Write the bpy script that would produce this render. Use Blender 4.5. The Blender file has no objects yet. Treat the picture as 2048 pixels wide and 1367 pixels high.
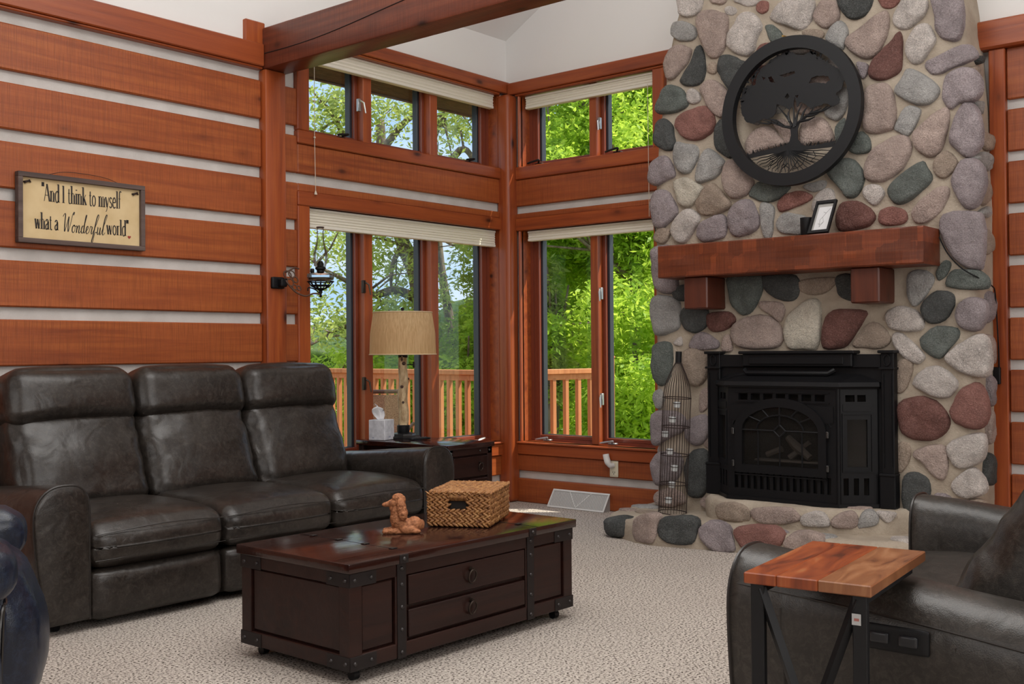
import bpy, bmesh, math, random
import numpy as np
from mathutils import Vector, Matrix, Euler, noise
from mathutils.geometry import tessellate_polygon
random.seed(7); R = math.radians; PI = math.pi
SC = bpy.context.scene; COL = SC.collection
# ------------------------------------------------------------------ camera
cd = bpy.data.cameras.new('camera'); cam = bpy.data.objects.new('camera', cd); COL.objects.link(cam)
cd.sensor_width = 36.0; cd.lens = 38.30; cd.clip_start = .05; cd.clip_end = 600
CX, CY, CZ = -6.721, -5.651, 1.2
def cam_basis(yaw, pitch, roll):
    F = Vector((math.cos(yaw)*math.cos(pitch), math.sin(yaw)*math.cos(pitch), math.sin(pitch)))
    r = Vector((math.sin(yaw), -math.cos(yaw), 0)); u = r.cross(F); c, s = math.cos(roll), math.sin(roll)
    return F, c*r+s*u, c*u-s*r
F_, R_, U_ = cam_basis(.695434969, .00827041854, -.00780743806)
M = Matrix((R_, U_, -F_)).transposed().to_4x4(); M.translation = Vector((CX, CY, CZ)); cam.matrix_world = M
SC.camera = cam
# ------------------------------------------------------------------ exposure, sky, sun, added fill lamps
SC.view_settings.view_transform = 'Standard'; SC.view_settings.look = 'None'
SC.view_settings.exposure = 0.0; SC.view_settings.gamma = 1.0; SC.view_settings.use_curve_mapping = False
SC.cycles.max_bounces = 8; SC.cycles.diffuse_bounces = 4; SC.cycles.glossy_bounces = 4; SC.cycles.transmission_bounces = 8
SC.cycles.transparent_max_bounces = 12; SC.cycles.sample_clamp_indirect = 6.0; SC.cycles.caustics_reflective = False; SC.cycles.caustics_refractive = False
W = bpy.data.worlds.new('sky'); SC.world = W; W.use_nodes = True; nt = W.node_tree; nt.nodes.clear()
wo = nt.nodes.new('ShaderNodeOutputWorld'); bg = nt.nodes.new('ShaderNodeBackground'); nt.links.new(bg.outputs[0], wo.inputs[0])
tc = nt.nodes.new('ShaderNodeTexCoord'); mp = nt.nodes.new('ShaderNodeMapping'); mp.inputs['Scale'].default_value = (1, 1, 3.2)
nz = nt.nodes.new('ShaderNodeTexNoise'); nz.inputs['Scale'].default_value = 2.6; nz.inputs['Detail'].default_value = 7; nz.inputs['Roughness'].default_value = .55
cr = nt.nodes.new('ShaderNodeValToRGB'); cr.color_ramp.elements[0].position = .40; cr.color_ramp.elements[0].color = (.46, .68, .96, 1)
cr.color_ramp.elements[1].position = .60; cr.color_ramp.elements[1].color = (.93, .96, 1.0, 1)
nt.links.new(tc.outputs['Generated'], mp.inputs[0]); nt.links.new(mp.outputs[0], nz.inputs['Vector']); nt.links.new(nz.outputs[0], cr.inputs[0]); nt.links.new(cr.outputs[0], bg.inputs[0])
bg.inputs[1].default_value = 1.15
def lamp(name, kind, loc, energy, color, size=None, size_y=None, rot=None, look=None):
    l = bpy.data.lights.new(name, kind); l.energy = energy; l.color = color
    o = bpy.data.objects.new(name, l); COL.objects.link(o); o.location = loc
    if kind == 'AREA':
        l.shape = 'RECTANGLE'; l.size = size; l.size_y = size_y or size
    if look is not None: o.rotation_euler = (Vector(look)-Vector(loc)).to_track_quat('-Z', 'Y').to_euler()
    if rot is not None: o.rotation_euler = rot
    return o
sun = lamp('sun', 'SUN', (6, -5, 12), 6.5, (1, .93, .80), look=(5, -3.75, 9.8)); sun.data.angle = R(.6)
lamp('fill_light_south', 'AREA', (-4.5, -8.6, 2.6), 135, (1, .98, .96), 5.0, 2.6, look=(-3.2, 0, 1.3))  # unseen area lamp added to brighten the sofa wall, no window behind it
lamp('fill_light_west', 'AREA', (-9.2, -3.6, 2.4), 50, (1, .98, .96), 4.0, 2.4, look=(-1.0, -2.0, 1.3))  # added fill from behind the camera towards the chimney, not a real window
lamp('fill_light_overhead', 'AREA', (-3.6, -3.6, 4.3), 115, (1, .98, .95), 3.2, 3.2, rot=(0, 0, 0))  # invented lamp out of view, adds soft light from above
lamp('fill_light_upward', 'AREA', (-3.4, -2.6, 3.3), 95, (1, .985, .97), 2.6, 2.6, rot=(PI, 0, 0))  # added fill aimed up to lighten drywall and ceiling, no such fixture
# ------------------------------------------------------------------ node materials
class NM:
    def __init__(s, name):
        s.m = bpy.data.materials.new(name); s.m.use_nodes = True; s.t = s.m.node_tree; s.t.nodes.clear()
        s.out = s.t.nodes.new('ShaderNodeOutputMaterial'); s.b = s.t.nodes.new('ShaderNodeBsdfPrincipled'); s.t.links.new(s.b.outputs[0], s.out.inputs[0])
    def n(s, k, **kw):
        x = s.t.nodes.new(k)
        for a, b in kw.items(): setattr(x, a, b)
        return x
    def l(s, a, b): s.t.links.new(a, b)
    def co(s, scale=(1, 1, 1), src='Object', rot=(0, 0, 0)):
        t = s.n('ShaderNodeTexCoord'); m = s.n('ShaderNodeMapping'); m.inputs['Scale'].default_value = scale; m.inputs['Rotation'].default_value = rot
        s.l(t.outputs[src], m.inputs[0]); return m.outputs[0]
    def noise(s, v, scale, detail=3, rough=.5, dist=0):
        x = s.n('ShaderNodeTexNoise'); x.inputs['Scale'].default_value = scale; x.inputs['Detail'].default_value = detail
        x.inputs['Roughness'].default_value = rough; x.inputs['Distortion'].default_value = dist; s.l(v, x.inputs['Vector']); return x.outputs[0]
    def ramp(s, f, stops, interp='LINEAR'):
        x = s.n('ShaderNodeValToRGB'); x.color_ramp.interpolation = interp; e = x.color_ramp.elements
        while len(e) < len(stops): e.new(.5)
        for i, (p, c) in enumerate(stops): e[i].position = p; e[i].color = (c[0], c[1], c[2], 1) if isinstance(c, tuple) else (c, c, c, 1)
        s.l(f, x.inputs[0]); return x.outputs[0]
    def mix(s, f, a, b, mode='MIX'):
        x = s.n('ShaderNodeMix', data_type='RGBA', blend_type=mode)
        for v, i in ((f, 0), (a, 6), (b, 7)):
            if isinstance(v, (int, float)): x.inputs[i].default_value = v if i == 0 else (v, v, v, 1)
            elif isinstance(v, tuple): x.inputs[i].default_value = (v[0], v[1], v[2], 1)
            else: s.l(v, x.inputs[i])
        return x.outputs[2]
    def math(s, op, a, b=0.0):
        x = s.n('ShaderNodeMath', operation=op)
        for v, i in ((a, 0), (b, 1)):
            if isinstance(v, (int, float)): x.inputs[i].default_value = v
            else: s.l(v, x.inputs[i])
        return x.outputs[0]
    def bump(s, h, strength=.3, dist=.01, prev=None):
        x = s.n('ShaderNodeBump'); x.inputs['Strength'].default_value = strength; x.inputs['Distance'].default_value = dist
        s.l(h, x.inputs['Height'])
        if prev is not None: s.l(prev, x.inputs['Normal'])
        s.l(x.outputs[0], s.b.inputs['Normal']); return x.outputs[0]
    def set(s, **kw):
        for k, v in kw.items():
            i = s.b.inputs[k.replace('_', ' ')]
            if isinstance(v, (int, float)): i.default_value = v
            elif isinstance(v, tuple): i.default_value = (v[0], v[1], v[2], 1) if len(v) == 3 and i.type == 'RGBA' else v
            else: s.l(v, i)
        return s
def plain(name, c, rough=.5, metal=0, **kw):
    a = NM(name); a.set(Base_Color=c, Roughness=rough, Metallic=metal, **kw); return a.m
def wood(name, base, dark, light, axis=0, rough=.42, saw=True, knots=True, spec=.45, grain=1.0):
    a = NM(name); sc = [26, 26, 26]; sc[axis] = 1.3
    geo = a.n('ShaderNodeObjectInfo'); t = a.n('ShaderNodeTexCoord'); ad = a.n('ShaderNodeVectorMath', operation='ADD'); mul = a.n('ShaderNodeVectorMath', operation='SCALE')
    mul.inputs[3].default_value = 17.0
    cmb = a.n('ShaderNodeCombineXYZ'); a.l(geo.outputs['Random'], cmb.inputs[0]); a.l(geo.outputs['Random'], cmb.inputs[1]); a.l(geo.outputs['Random'], cmb.inputs[2]); a.l(cmb.outputs[0], mul.inputs[0])
    a.l(t.outputs['Object'], ad.inputs[0]); a.l(mul.outputs[0], ad.inputs[1]); v0 = ad.outputs[0]
    def mapped(s):
        m = a.n('ShaderNodeMapping'); m.inputs['Scale'].default_value = tuple(s); a.l(v0, m.inputs[0]); return m.outputs[0]
    n1 = a.noise(mapped(sc), 1.0*grain, 6, .6, .4); n2 = a.noise(mapped([.9 if i == axis else 3 for i in range(3)]), 1.0, 3, .5, .2)
    col = a.ramp(n1, [(.28, dark), (.5, base), (.74, light)])
    col = a.mix(a.ramp(n2, [(.38, 0.0), (.66, .5)]), col, tuple(min(1, c*1.28+.01) for c in base))
    col = a.mix(a.math('MULTIPLY', a.ramp(geo.outputs['Random'], [(0, 0.0), (1, 1.0)]), .22), col, dark)
    h = n1
    if saw:
        s2 = [6, 6, 6]; s2[axis] = 210 if axis != 2 else 6
        if axis == 2: s2[0] = s2[1] = 30; s2[2] = 120
        n3 = a.noise(mapped(s2), 1.0, 2, .5); col = a.mix(a.ramp(n3, [(.36, .5), (.56, 0.0)]), col, tuple(c*.62 for c in base)); h = a.math('ADD', n1, a.math('MULTIPLY', n3, .8))
    if knots:
        ks = [7.5, 7.5, 7.5]; ks[axis] = 3.3
        vo = a.n('ShaderNodeTexVoronoi'); vo.inputs['Scale'].default_value = 1.0; vo.inputs['Randomness'].default_value = 1.0; a.l(mapped(ks), vo.inputs['Vector'])
        sep = a.n('ShaderNodeSeparateColor'); a.l(vo.outputs['Color'], sep.inputs[0])
        m1 = a.math('MULTIPLY', a.ramp(vo.outputs['Distance'], [(.05, 1.0), (.16, 0.0)]), a.ramp(sep.outputs[0], [(.70, 0.0), (.74, 1.0)]))
        m2 = a.math('MULTIPLY', a.ramp(vo.outputs['Distance'], [(.08, .55), (.34, 0.0)]), a.ramp(sep.outputs[0], [(.70, 0.0), (.74, 1.0)]))
        col = a.mix(m2, col, tuple(c*.62 for c in dark)); col = a.mix(m1, col, tuple(c*.25 for c in dark))
    a.set(Base_Color=col, Roughness=rough, Specular_IOR_Level=spec); a.bump(h, .25, .004); return a.m
LOG = wood('stained_log_wood', (.315, .074, .0165), (.185, .034, .009), (.43, .120, .026), 0, .45)
LOGY = wood('stained_log_wood_side', (.295, .068, .016), (.17, .032, .010), (.41, .112, .025), 1, .45)
TRIMX = wood('stained_trim_wood', (.29, .060, .014), (.16, .029, .009), (.40, .100, .022), 0, .36, saw=False)
TRIMY = wood('stained_trim_wood_side', (.29, .060, .014), (.16, .029, .009), (.40, .100, .022), 1, .36, saw=False)
TRIMZ = wood('stained_post_wood', (.30, .062, .015), (.155, .028, .009), (.42, .108, .023), 2, .36, saw=False)
BEAM = wood('dark_beam_wood', (.155, .036, .016), (.075, .018, .010), (.235, .062, .024), 1, .38)
MANT = wood('mantel_wood', (.185, .040, .012), (.10, .021, .007), (.26, .064, .018), 1, .40)
CORB = wood('corbel_wood', (.085, .019, .008), (.05, .012, .006), (.12, .028, .011), 2, .42, saw=False)
SASH = plain('red_brown_sash', (.20, .045, .022), .35); SASHD = plain('dark_exterior_sash', (.028, .032, .042), .35)
ESP = wood('espresso_wood', (.022, .0072, .005), (.010, .0036, .003), (.038, .012, .0075), 0, .34, saw=False, knots=False, spec=.28)
ESPT = wood('espresso_top_wood', (.024, .007, .0048), (.011, .004, .003), (.048, .013, .007), 0, .11, saw=False, knots=False, spec=.6)
DECKW = wood('deck_rail_wood', (.50, .19, .07), (.34, .11, .04), (.62, .28, .12), 2, .6, saw=False, knots=False)
def m_chink():
    a = NM('grey_chinking'); v = a.co(); n = a.noise(v, 7, 4); n2 = a.noise(v, 180, 2)
    a.set(Base_Color=a.ramp(n, [(.3, (.50, .475, .45)), (.7, (.60, .575, .55))]), Roughness=.85); a.bump(n2, .35, .003, None); return a.m
CHINK = m_chink()
def m_wall():
    a = NM('white_drywall'); v = a.co(); n2 = a.noise(v, 140, 2); a.set(Base_Color=(.80, .79, .775), Roughness=.85); a.bump(n2, .08, .002); return a.m
WHITE = m_wall()
def m_carpet():
    a = NM('speckled_carpet'); v = a.co(); n = a.noise(v, 100, 2, .6); n2 = a.noise(v, 190, 2, .6); n3 = a.noise(v, 2.2, 3)
    c = a.ramp(n, [(.40, (.055, .042, .033)), (.445, (.45, .395, .345)), (.62, (.68, .62, .56))])
    c = a.mix(a.ramp(n3, [(.35, 0.0), (.7, .25)]), c, (.38, .33, .29))
    a.set(Base_Color=c, Roughness=.95, Specular_IOR_Level=.1); a.bump(a.math('ADD', n, n2), .7, .006); return a.m
CARPET = m_carpet()
def m_leather(name, c1, c2, c3, rough=.34):
    a = NM(name); v = a.co(); n = a.noise(v, 5, 5, .65, .6); n2 = a.noise(v, 38, 6, .75, 1.2); n3 = a.noise(v, 260, 2)
    c = a.ramp(n, [(.3, c1), (.55, c2), (.75, c3)]); c = a.mix(a.ramp(n2, [(.46, 0.0), (.74, .38)]), c, tuple(min(1, x*2.8+.01) for x in c3))
    vo = a.n('ShaderNodeTexVoronoi'); vo.inputs['Scale'].default_value = 300; a.l(v, vo.inputs['Vector'])
    rr = a.ramp(n2, [(.3, rough), (.7, rough+.04)])
    a.set(Base_Color=c, Roughness=rr, Specular_IOR_Level=.5); nb = a.noise(v, 7, 2, .45, .8); a.bump(a.math('ADD', a.math('MULTIPLY', vo.outputs['Distance'], .3), a.math('MULTIPLY', nb, 7)), .28, .0035); return a.m
LEA = m_leather('brown_grey_leather', (.013, .0105, .009), (.021, .0165, .0135), (.033, .027, .0225), .27)
LEA2 = m_leather('brown_grey_leather_loveseat', (.013, .011, .009), (.022, .018, .0145), (.036, .030, .025), .33)
NAVY = m_leather('navy_leather', (.0025, .0055, .014), (.0045, .009, .022), (.009, .016, .035), .31)
PIPE = plain('dark_piping', (.018, .014, .012), .35)
IRON = plain('black_cast_iron', (.0055, .0055, .0065), .48, .0, Specular_IOR_Level=.22)
IRON2 = plain('black_steel', (.006, .006, .007), .5, 0, Specular_IOR_Level=.3); WIRE = plain('rusty_black_wire', (.035, .020, .016), .6, .3)
DGLASS = NM('dark_fire_glass'); DGLASS.set(Base_Color=(.02, .018, .016), Roughness=.03, Alpha=.28); DGLASS = DGLASS.m
CHROME = plain('brushed_chrome', (.55, .55, .55), .25, 1); BRONZE = plain('antique_bronze', (.05, .035, .028), .4, .8)
def hewn(m):
    t = m.node_tree; b = [n for n in t.nodes if n.type == 'BSDF_PRINCIPLED'][0]; src = b.inputs['Base Color'].links[0].from_socket
    tc = t.nodes.new('ShaderNodeTexCoord'); mp = t.nodes.new('ShaderNodeMapping'); mp.inputs['Scale'].default_value = (0, 9.5, 10.5); vo = t.nodes.new('ShaderNodeTexVoronoi'); vo.distance = 'CHEBYCHEV'; vo.inputs['Scale'].default_value = 1; vo.inputs['Randomness'].default_value = .55
    t.links.new(tc.outputs['Object'], mp.inputs[0]); t.links.new(mp.outputs[0], vo.inputs['Vector']); sp = t.nodes.new('ShaderNodeSeparateColor'); t.links.new(vo.outputs['Color'], sp.inputs[0])
    r = t.nodes.new('ShaderNodeValToRGB'); r.color_ramp.elements[0].color = (.62, .62, .62, 1); r.color_ramp.elements[1].color = (1.15, 1.15, 1.15, 1); t.links.new(sp.outputs[0], r.inputs[0])
    mx = t.nodes.new('ShaderNodeMix'); mx.data_type = 'RGBA'; mx.blend_type = 'MULTIPLY'; mx.inputs[0].default_value = 1; t.links.new(src, mx.inputs[6]); t.links.new(r.outputs[0], mx.inputs[7]); t.links.new(mx.outputs[2], b.inputs['Base Color'])
hewn(MANT)
def m_glass(name, tint=(1, 1, 1), refl=.9):
    a = NM(name); a.t.nodes.remove(a.b); g = a.n('ShaderNodeBsdfGlossy'); g.inputs['Roughness'].default_value = .0; tr = a.n('ShaderNodeBsdfTransparent'); tr.inputs[0].default_value = (*tint, 1)
    fr = a.n('ShaderNodeFresnel'); fr.inputs[0].default_value = 1.5; mx = a.n('ShaderNodeMixShader'); a.l(a.math('MULTIPLY', fr.outputs[0], refl), mx.inputs[0]); a.l(tr.outputs[0], mx.inputs[1]); a.l(g.outputs[0], mx.inputs[2]); a.l(mx.outputs[0], a.out.inputs[0]); return a.m
PANE = m_glass('window_glass', (.98, .99, .985), .06); LGLASS = m_glass('lamp_glass', (.93, .95, .94), .9)
STC = {'w': (.64, .58, .54), 'c': (.66, .60, .50), 'g': (.42, .41, .395), 'p': (.47, .365, .32), 'u': (.37, .315, .325), 'r': (.31, .14, .115), 'm': (.19, .085, .07), 'd': (.085, .09, .088), 'n': (.15, .17, .155), 't': (.42, .33, .26)}
def m_stone(k, c):
    a = NM('fieldstone_'+k); oi = a.n('ShaderNodeObjectInfo'); v = a.co(); n = a.noise(v, 9, 5, .6); n2 = a.noise(v, 130, 3, .75); n3 = a.noise(v, 26, 5, .7)
    lo = tuple(x*.66 for x in c); hi = tuple(min(1, x*1.30+.03) for x in c)
    cc = a.ramp(n, [(.3, lo), (.52, c), (.75, hi)]); cc = a.mix(a.ramp(n2, [(.38, .55), (.5, 0.0)]), cc, tuple(x*.45 for x in c)); cc = a.mix(a.ramp(n2, [(.56, 0.0), (.68, .65)]), cc, tuple(min(1, x*1.4+.10) for x in c))
    cc = a.mix(a.math('MULTIPLY', oi.outputs['Random'], .35), cc, tuple(x*.72+.05 for x in c))
    a.set(Base_Color=cc, Roughness=.8, Specular_IOR_Level=.25); a.bump(a.math('ADD', a.math('MULTIPLY', n2, .5), n3), 1.0, .022); return a.m
STONE = {k: m_stone({'w': 'white', 'c': 'cream', 'g': 'grey', 'p': 'pink', 'u': 'mauve', 'r': 'red', 'm': 'maroon', 'd': 'charcoal', 'n': 'green', 't': 'tan'}[k], c) for k, c in STC.items()}
def m_mortar():
    a = NM('mortar'); v = a.co(); n = a.noise(v, 6, 4); n2 = a.noise(v, 60, 4, .7); a.set(Base_Color=a.ramp(n, [(.3, (.36, .30, .235)), (.7, (.50, .43, .345))]), Roughness=.9, Specular_IOR_Level=.2); a.bump(n2, .7, .012); return a.m
MORT = m_mortar()
# ------------------------------------------------------------------ mesh helpers
def link_mesh(name, bm_or_data, mat, parent=None, smooth=False, angle=None):
    me = bpy.data.meshes.new(name)
    if isinstance(bm_or_data, tuple): me.from_pydata(*[list(x) for x in (bm_or_data[0], [], bm_or_data[1])]); me.update()
    else: bm_or_data.to_mesh(me); bm_or_data.free()
    me.materials.append(mat)
    if smooth:
        me.polygons.foreach_set('use_smooth', [True]*len(me.polygons))
        if angle: me.set_sharp_from_angle(angle=R(angle))
    o = bpy.data.objects.new(name, me); COL.objects.link(o)
    if parent is not None:
        o.parent = parent
        if parent.type == 'EMPTY' and parent.get('at') is not None: o.matrix_parent_inverse = Matrix.Translation(-Vector(parent['at']))
    return o
def tag(o, label=None, cat=None, group=None, kind=None):
    for k, v in (('label', label), ('category', cat), ('group', group), ('kind', kind)):
        if v: o[k] = v
    return o
def thing(name, label, cat, at=(0, 0, 0), group=None, kind=None, local=False):
    """Empty at the base. Children are given in world coordinates, or in the thing's own when local."""
    o = bpy.data.objects.new(name, None); COL.objects.link(o); o.location = at; o.empty_display_size = .1
    if not local: o['at'] = tuple(at)
    return tag(o, label, cat, group, kind)
def bm_box(bm, x0, x1, y0, y1, z0, z1, bev=0, seg=1, mat4=None):
    t = bmesh.new(); bmesh.ops.create_cube(t, size=1)
    for v in t.verts: v.co = Vector(((x0+x1)/2+v.co.x*abs(x1-x0), (y0+y1)/2+v.co.y*abs(y1-y0), (z0+z1)/2+v.co.z*abs(z1-z0)))
    if bev: bmesh.ops.bevel(t, geom=t.edges[:], offset=bev, segments=seg, affect='EDGES', profile=.5)
    if mat4 is not None: t.transform(mat4)
    add_bm(bm, t); return bm
def add_bm(bm, t):
    me = bpy.data.meshes.new('tmp'); t.to_mesh(me); t.free(); bm.from_mesh(me); bpy.data.meshes.remove(me)
def box(name, x0, x1, y0, y1, z0, z1, mat, parent=None, bev=0, seg=1, mat4=None, smooth=False):
    bm = bmesh.new(); bm_box(bm, x0, x1, y0, y1, z0, z1, bev, seg, mat4); return link_mesh(name, bm, mat, parent, smooth, 40 if smooth else None)
def bm_tube(bm, pts, rad, seg=8, cap=True, closed=False):
    pts = [Vector(p) for p in pts]; n = len(pts); rads = rad if isinstance(rad, (list, tuple)) else [rad]*n; rings = []
    prev = None
    for i, p in enumerate(pts):
        a = pts[(i-1) % n] if (closed or i > 0) else p; b = pts[(i+1) % n] if (closed or i < n-1) else p
        d = (b-a).normalized() if (b-a).length > 1e-9 else Vector((0, 0, 1))
        if prev is None:
            up = Vector((0, 0, 1)) if abs(d.z) < .9 else Vector((1, 0, 0)); s = d.cross(up).normalized()
        else: s = (prev-d*prev.dot(d)).normalized()
        prev = s; t = d.cross(s)
        rings.append([bm.verts.new(p+(s*math.cos(2*PI*k/seg)+t*math.sin(2*PI*k/seg))*rads[i]) for k in range(seg)])
    m = n if closed else n-1
    for i in range(m):
        A, B_ = rings[i], rings[(i+1) % n]
        for k in range(seg): bm.faces.new((A[k], A[(k+1) % seg], B_[(k+1) % seg], B_[k]))
    if cap and not closed: bm.faces.new(rings[0][::-1]); bm.faces.new(rings[-1])
    return bm
def tube(name, pts, rad, mat, parent=None, seg=8, closed=False):
    bm = bmesh.new(); bm_tube(bm, pts, rad, seg, closed=closed); bmesh.ops.recalc_face_normals(bm, faces=bm.faces); return link_mesh(name, bm, mat, parent, True, 50)
def bm_lathe(bm, prof, c=(0, 0, 0), seg=24, cap=True):
    rings = [[bm.verts.new((c[0]+r*math.cos(2*PI*k/seg), c[1]+r*math.sin(2*PI*k/seg), c[2]+z)) for k in range(seg)] for r, z in prof]
    for A, B_ in zip(rings, rings[1:]):
        for k in range(seg): bm.faces.new((A[k], A[(k+1) % seg], B_[(k+1) % seg], B_[k]))
    if cap:
        if prof[0][0] > 1e-4: bm.faces.new(rings[0][::-1])
        if prof[-1][0] > 1e-4: bm.faces.new(rings[-1])
    return bm
def lathe(name, prof, c, mat, parent=None, seg=24, cap=True, angle=40):
    bm = bmesh.new(); bm_lathe(bm, prof, c, seg, cap); bmesh.ops.recalc_face_normals(bm, faces=bm.faces); return link_mesh(name, bm, mat, parent, True, angle)
def bm_prism(bm, poly, h0, h1, frame=None):
    """poly 2D extruded between h0 and h1; frame maps (u,v,h)->xyz"""
    f = frame or (lambda u, v, h: (u, v, h)); n = len(poly)
    a = [bm.verts.new(f(u, v, h0)) for u, v in poly]; b = [bm.verts.new(f(u, v, h1)) for u, v in poly]
    tr = tessellate_polygon([[Vector((u, v, 0)) for u, v in poly]])
    for t in tr:
        try: bm.faces.new([a[i] for i in t][::-1]); bm.faces.new([b[i] for i in t])
        except ValueError: pass
    for i in range(n): bm.faces.new((a[i], a[(i+1) % n], b[(i+1) % n], b[i]))
    return bm
def prism(name, poly, h0, h1, mat, parent=None, frame=None, smooth=False):
    bm = bmesh.new(); bm_prism(bm, poly, h0, h1, frame); bmesh.ops.recalc_face_normals(bm, faces=bm.faces); return link_mesh(name, bm, mat, parent, smooth, 35 if smooth else None)
def spline(pts, n=6, closed=True):
    """Catmull-Rom through 2D/3D points"""
    P = [Vector(p) for p in pts]; m = len(P); out = []
    for i in range(m if closed else m-1):
        p0, p1, p2, p3 = (P[(i-1) % m], P[i], P[(i+1) % m], P[(i+2) % m]) if closed else (P[max(i-1, 0)], P[i], P[i+1], P[min(i+2, m-1)])
        for k in range(n):
            t = k/n; out.append(.5*((2*p1)+(-p0+p2)*t+(2*p0-5*p1+4*p2-p3)*t*t+(-p0+3*p1-3*p2+p3)*t**3))
    if not closed: out.append(P[-1])
    return out
def pillow(name, sx, sy, sz, r, mat, parent, loc=(0, 0, 0), rot=(0, 0, 0), puff=(0, 0, 0), n=14, wr=.0, seed=0, power=2.0, shape=None):
    """soft rounded block: size, corner radius, bulge per axis, wrinkle amount"""
    bm = bmesh.new(); bmesh.ops.create_cube(bm, size=2); bmesh.ops.subdivide_edges(bm, edges=bm.edges[:], cuts=n, use_grid_fill=True)
    h = Vector((sx/2, sy/2, sz/2)); r = min(r, min(h)*.98); E = Euler(rot).to_matrix(); L = Vector(loc)
    for v in bm.verts:
        u = [math.copysign(abs(c)**.85, c) for c in v.co]; p = Vector((u[0]*h.x, u[1]*h.y, u[2]*h.z))
        q = Vector([max(-(h[i]-r), min(h[i]-r, p[i])) for i in range(3)]); d = p-q
        if d.length > 1e-6: p = q+d.normalized()*r
        b = [max(0, 1-abs(c)**power) for c in u]
        p.x += math.copysign(1, u[0])*puff[0]*b[1]*b[2]*abs(u[0]); p.y += math.copysign(1, u[1])*puff[1]*b[0]*b[2]*abs(u[1]); p.z += math.copysign(1, u[2])*puff[2]*b[0]*b[1]*abs(u[2])
        if shape: p = shape(p, u)
        if wr:
            w = noise.noise(Vector((p.x*4+seed*3.1, p.y*9, p.z*13+seed)))+.6*noise.noise(Vector((p.x*17+seed, p.y*17, p.z*23)))
            edge = max(abs(u[0]), abs(u[2]))**3; p.y += -wr*w*(.35+edge)
        v.co = E @ p+L
    return link_mesh(name, bm, mat, parent, True)
def copy_tree(o, parent=None):
    c = o.copy(); COL.objects.link(c)
    if parent is not None: c.parent = parent
    for ch in list(o.children): copy_tree(ch, c)
    return c
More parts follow.
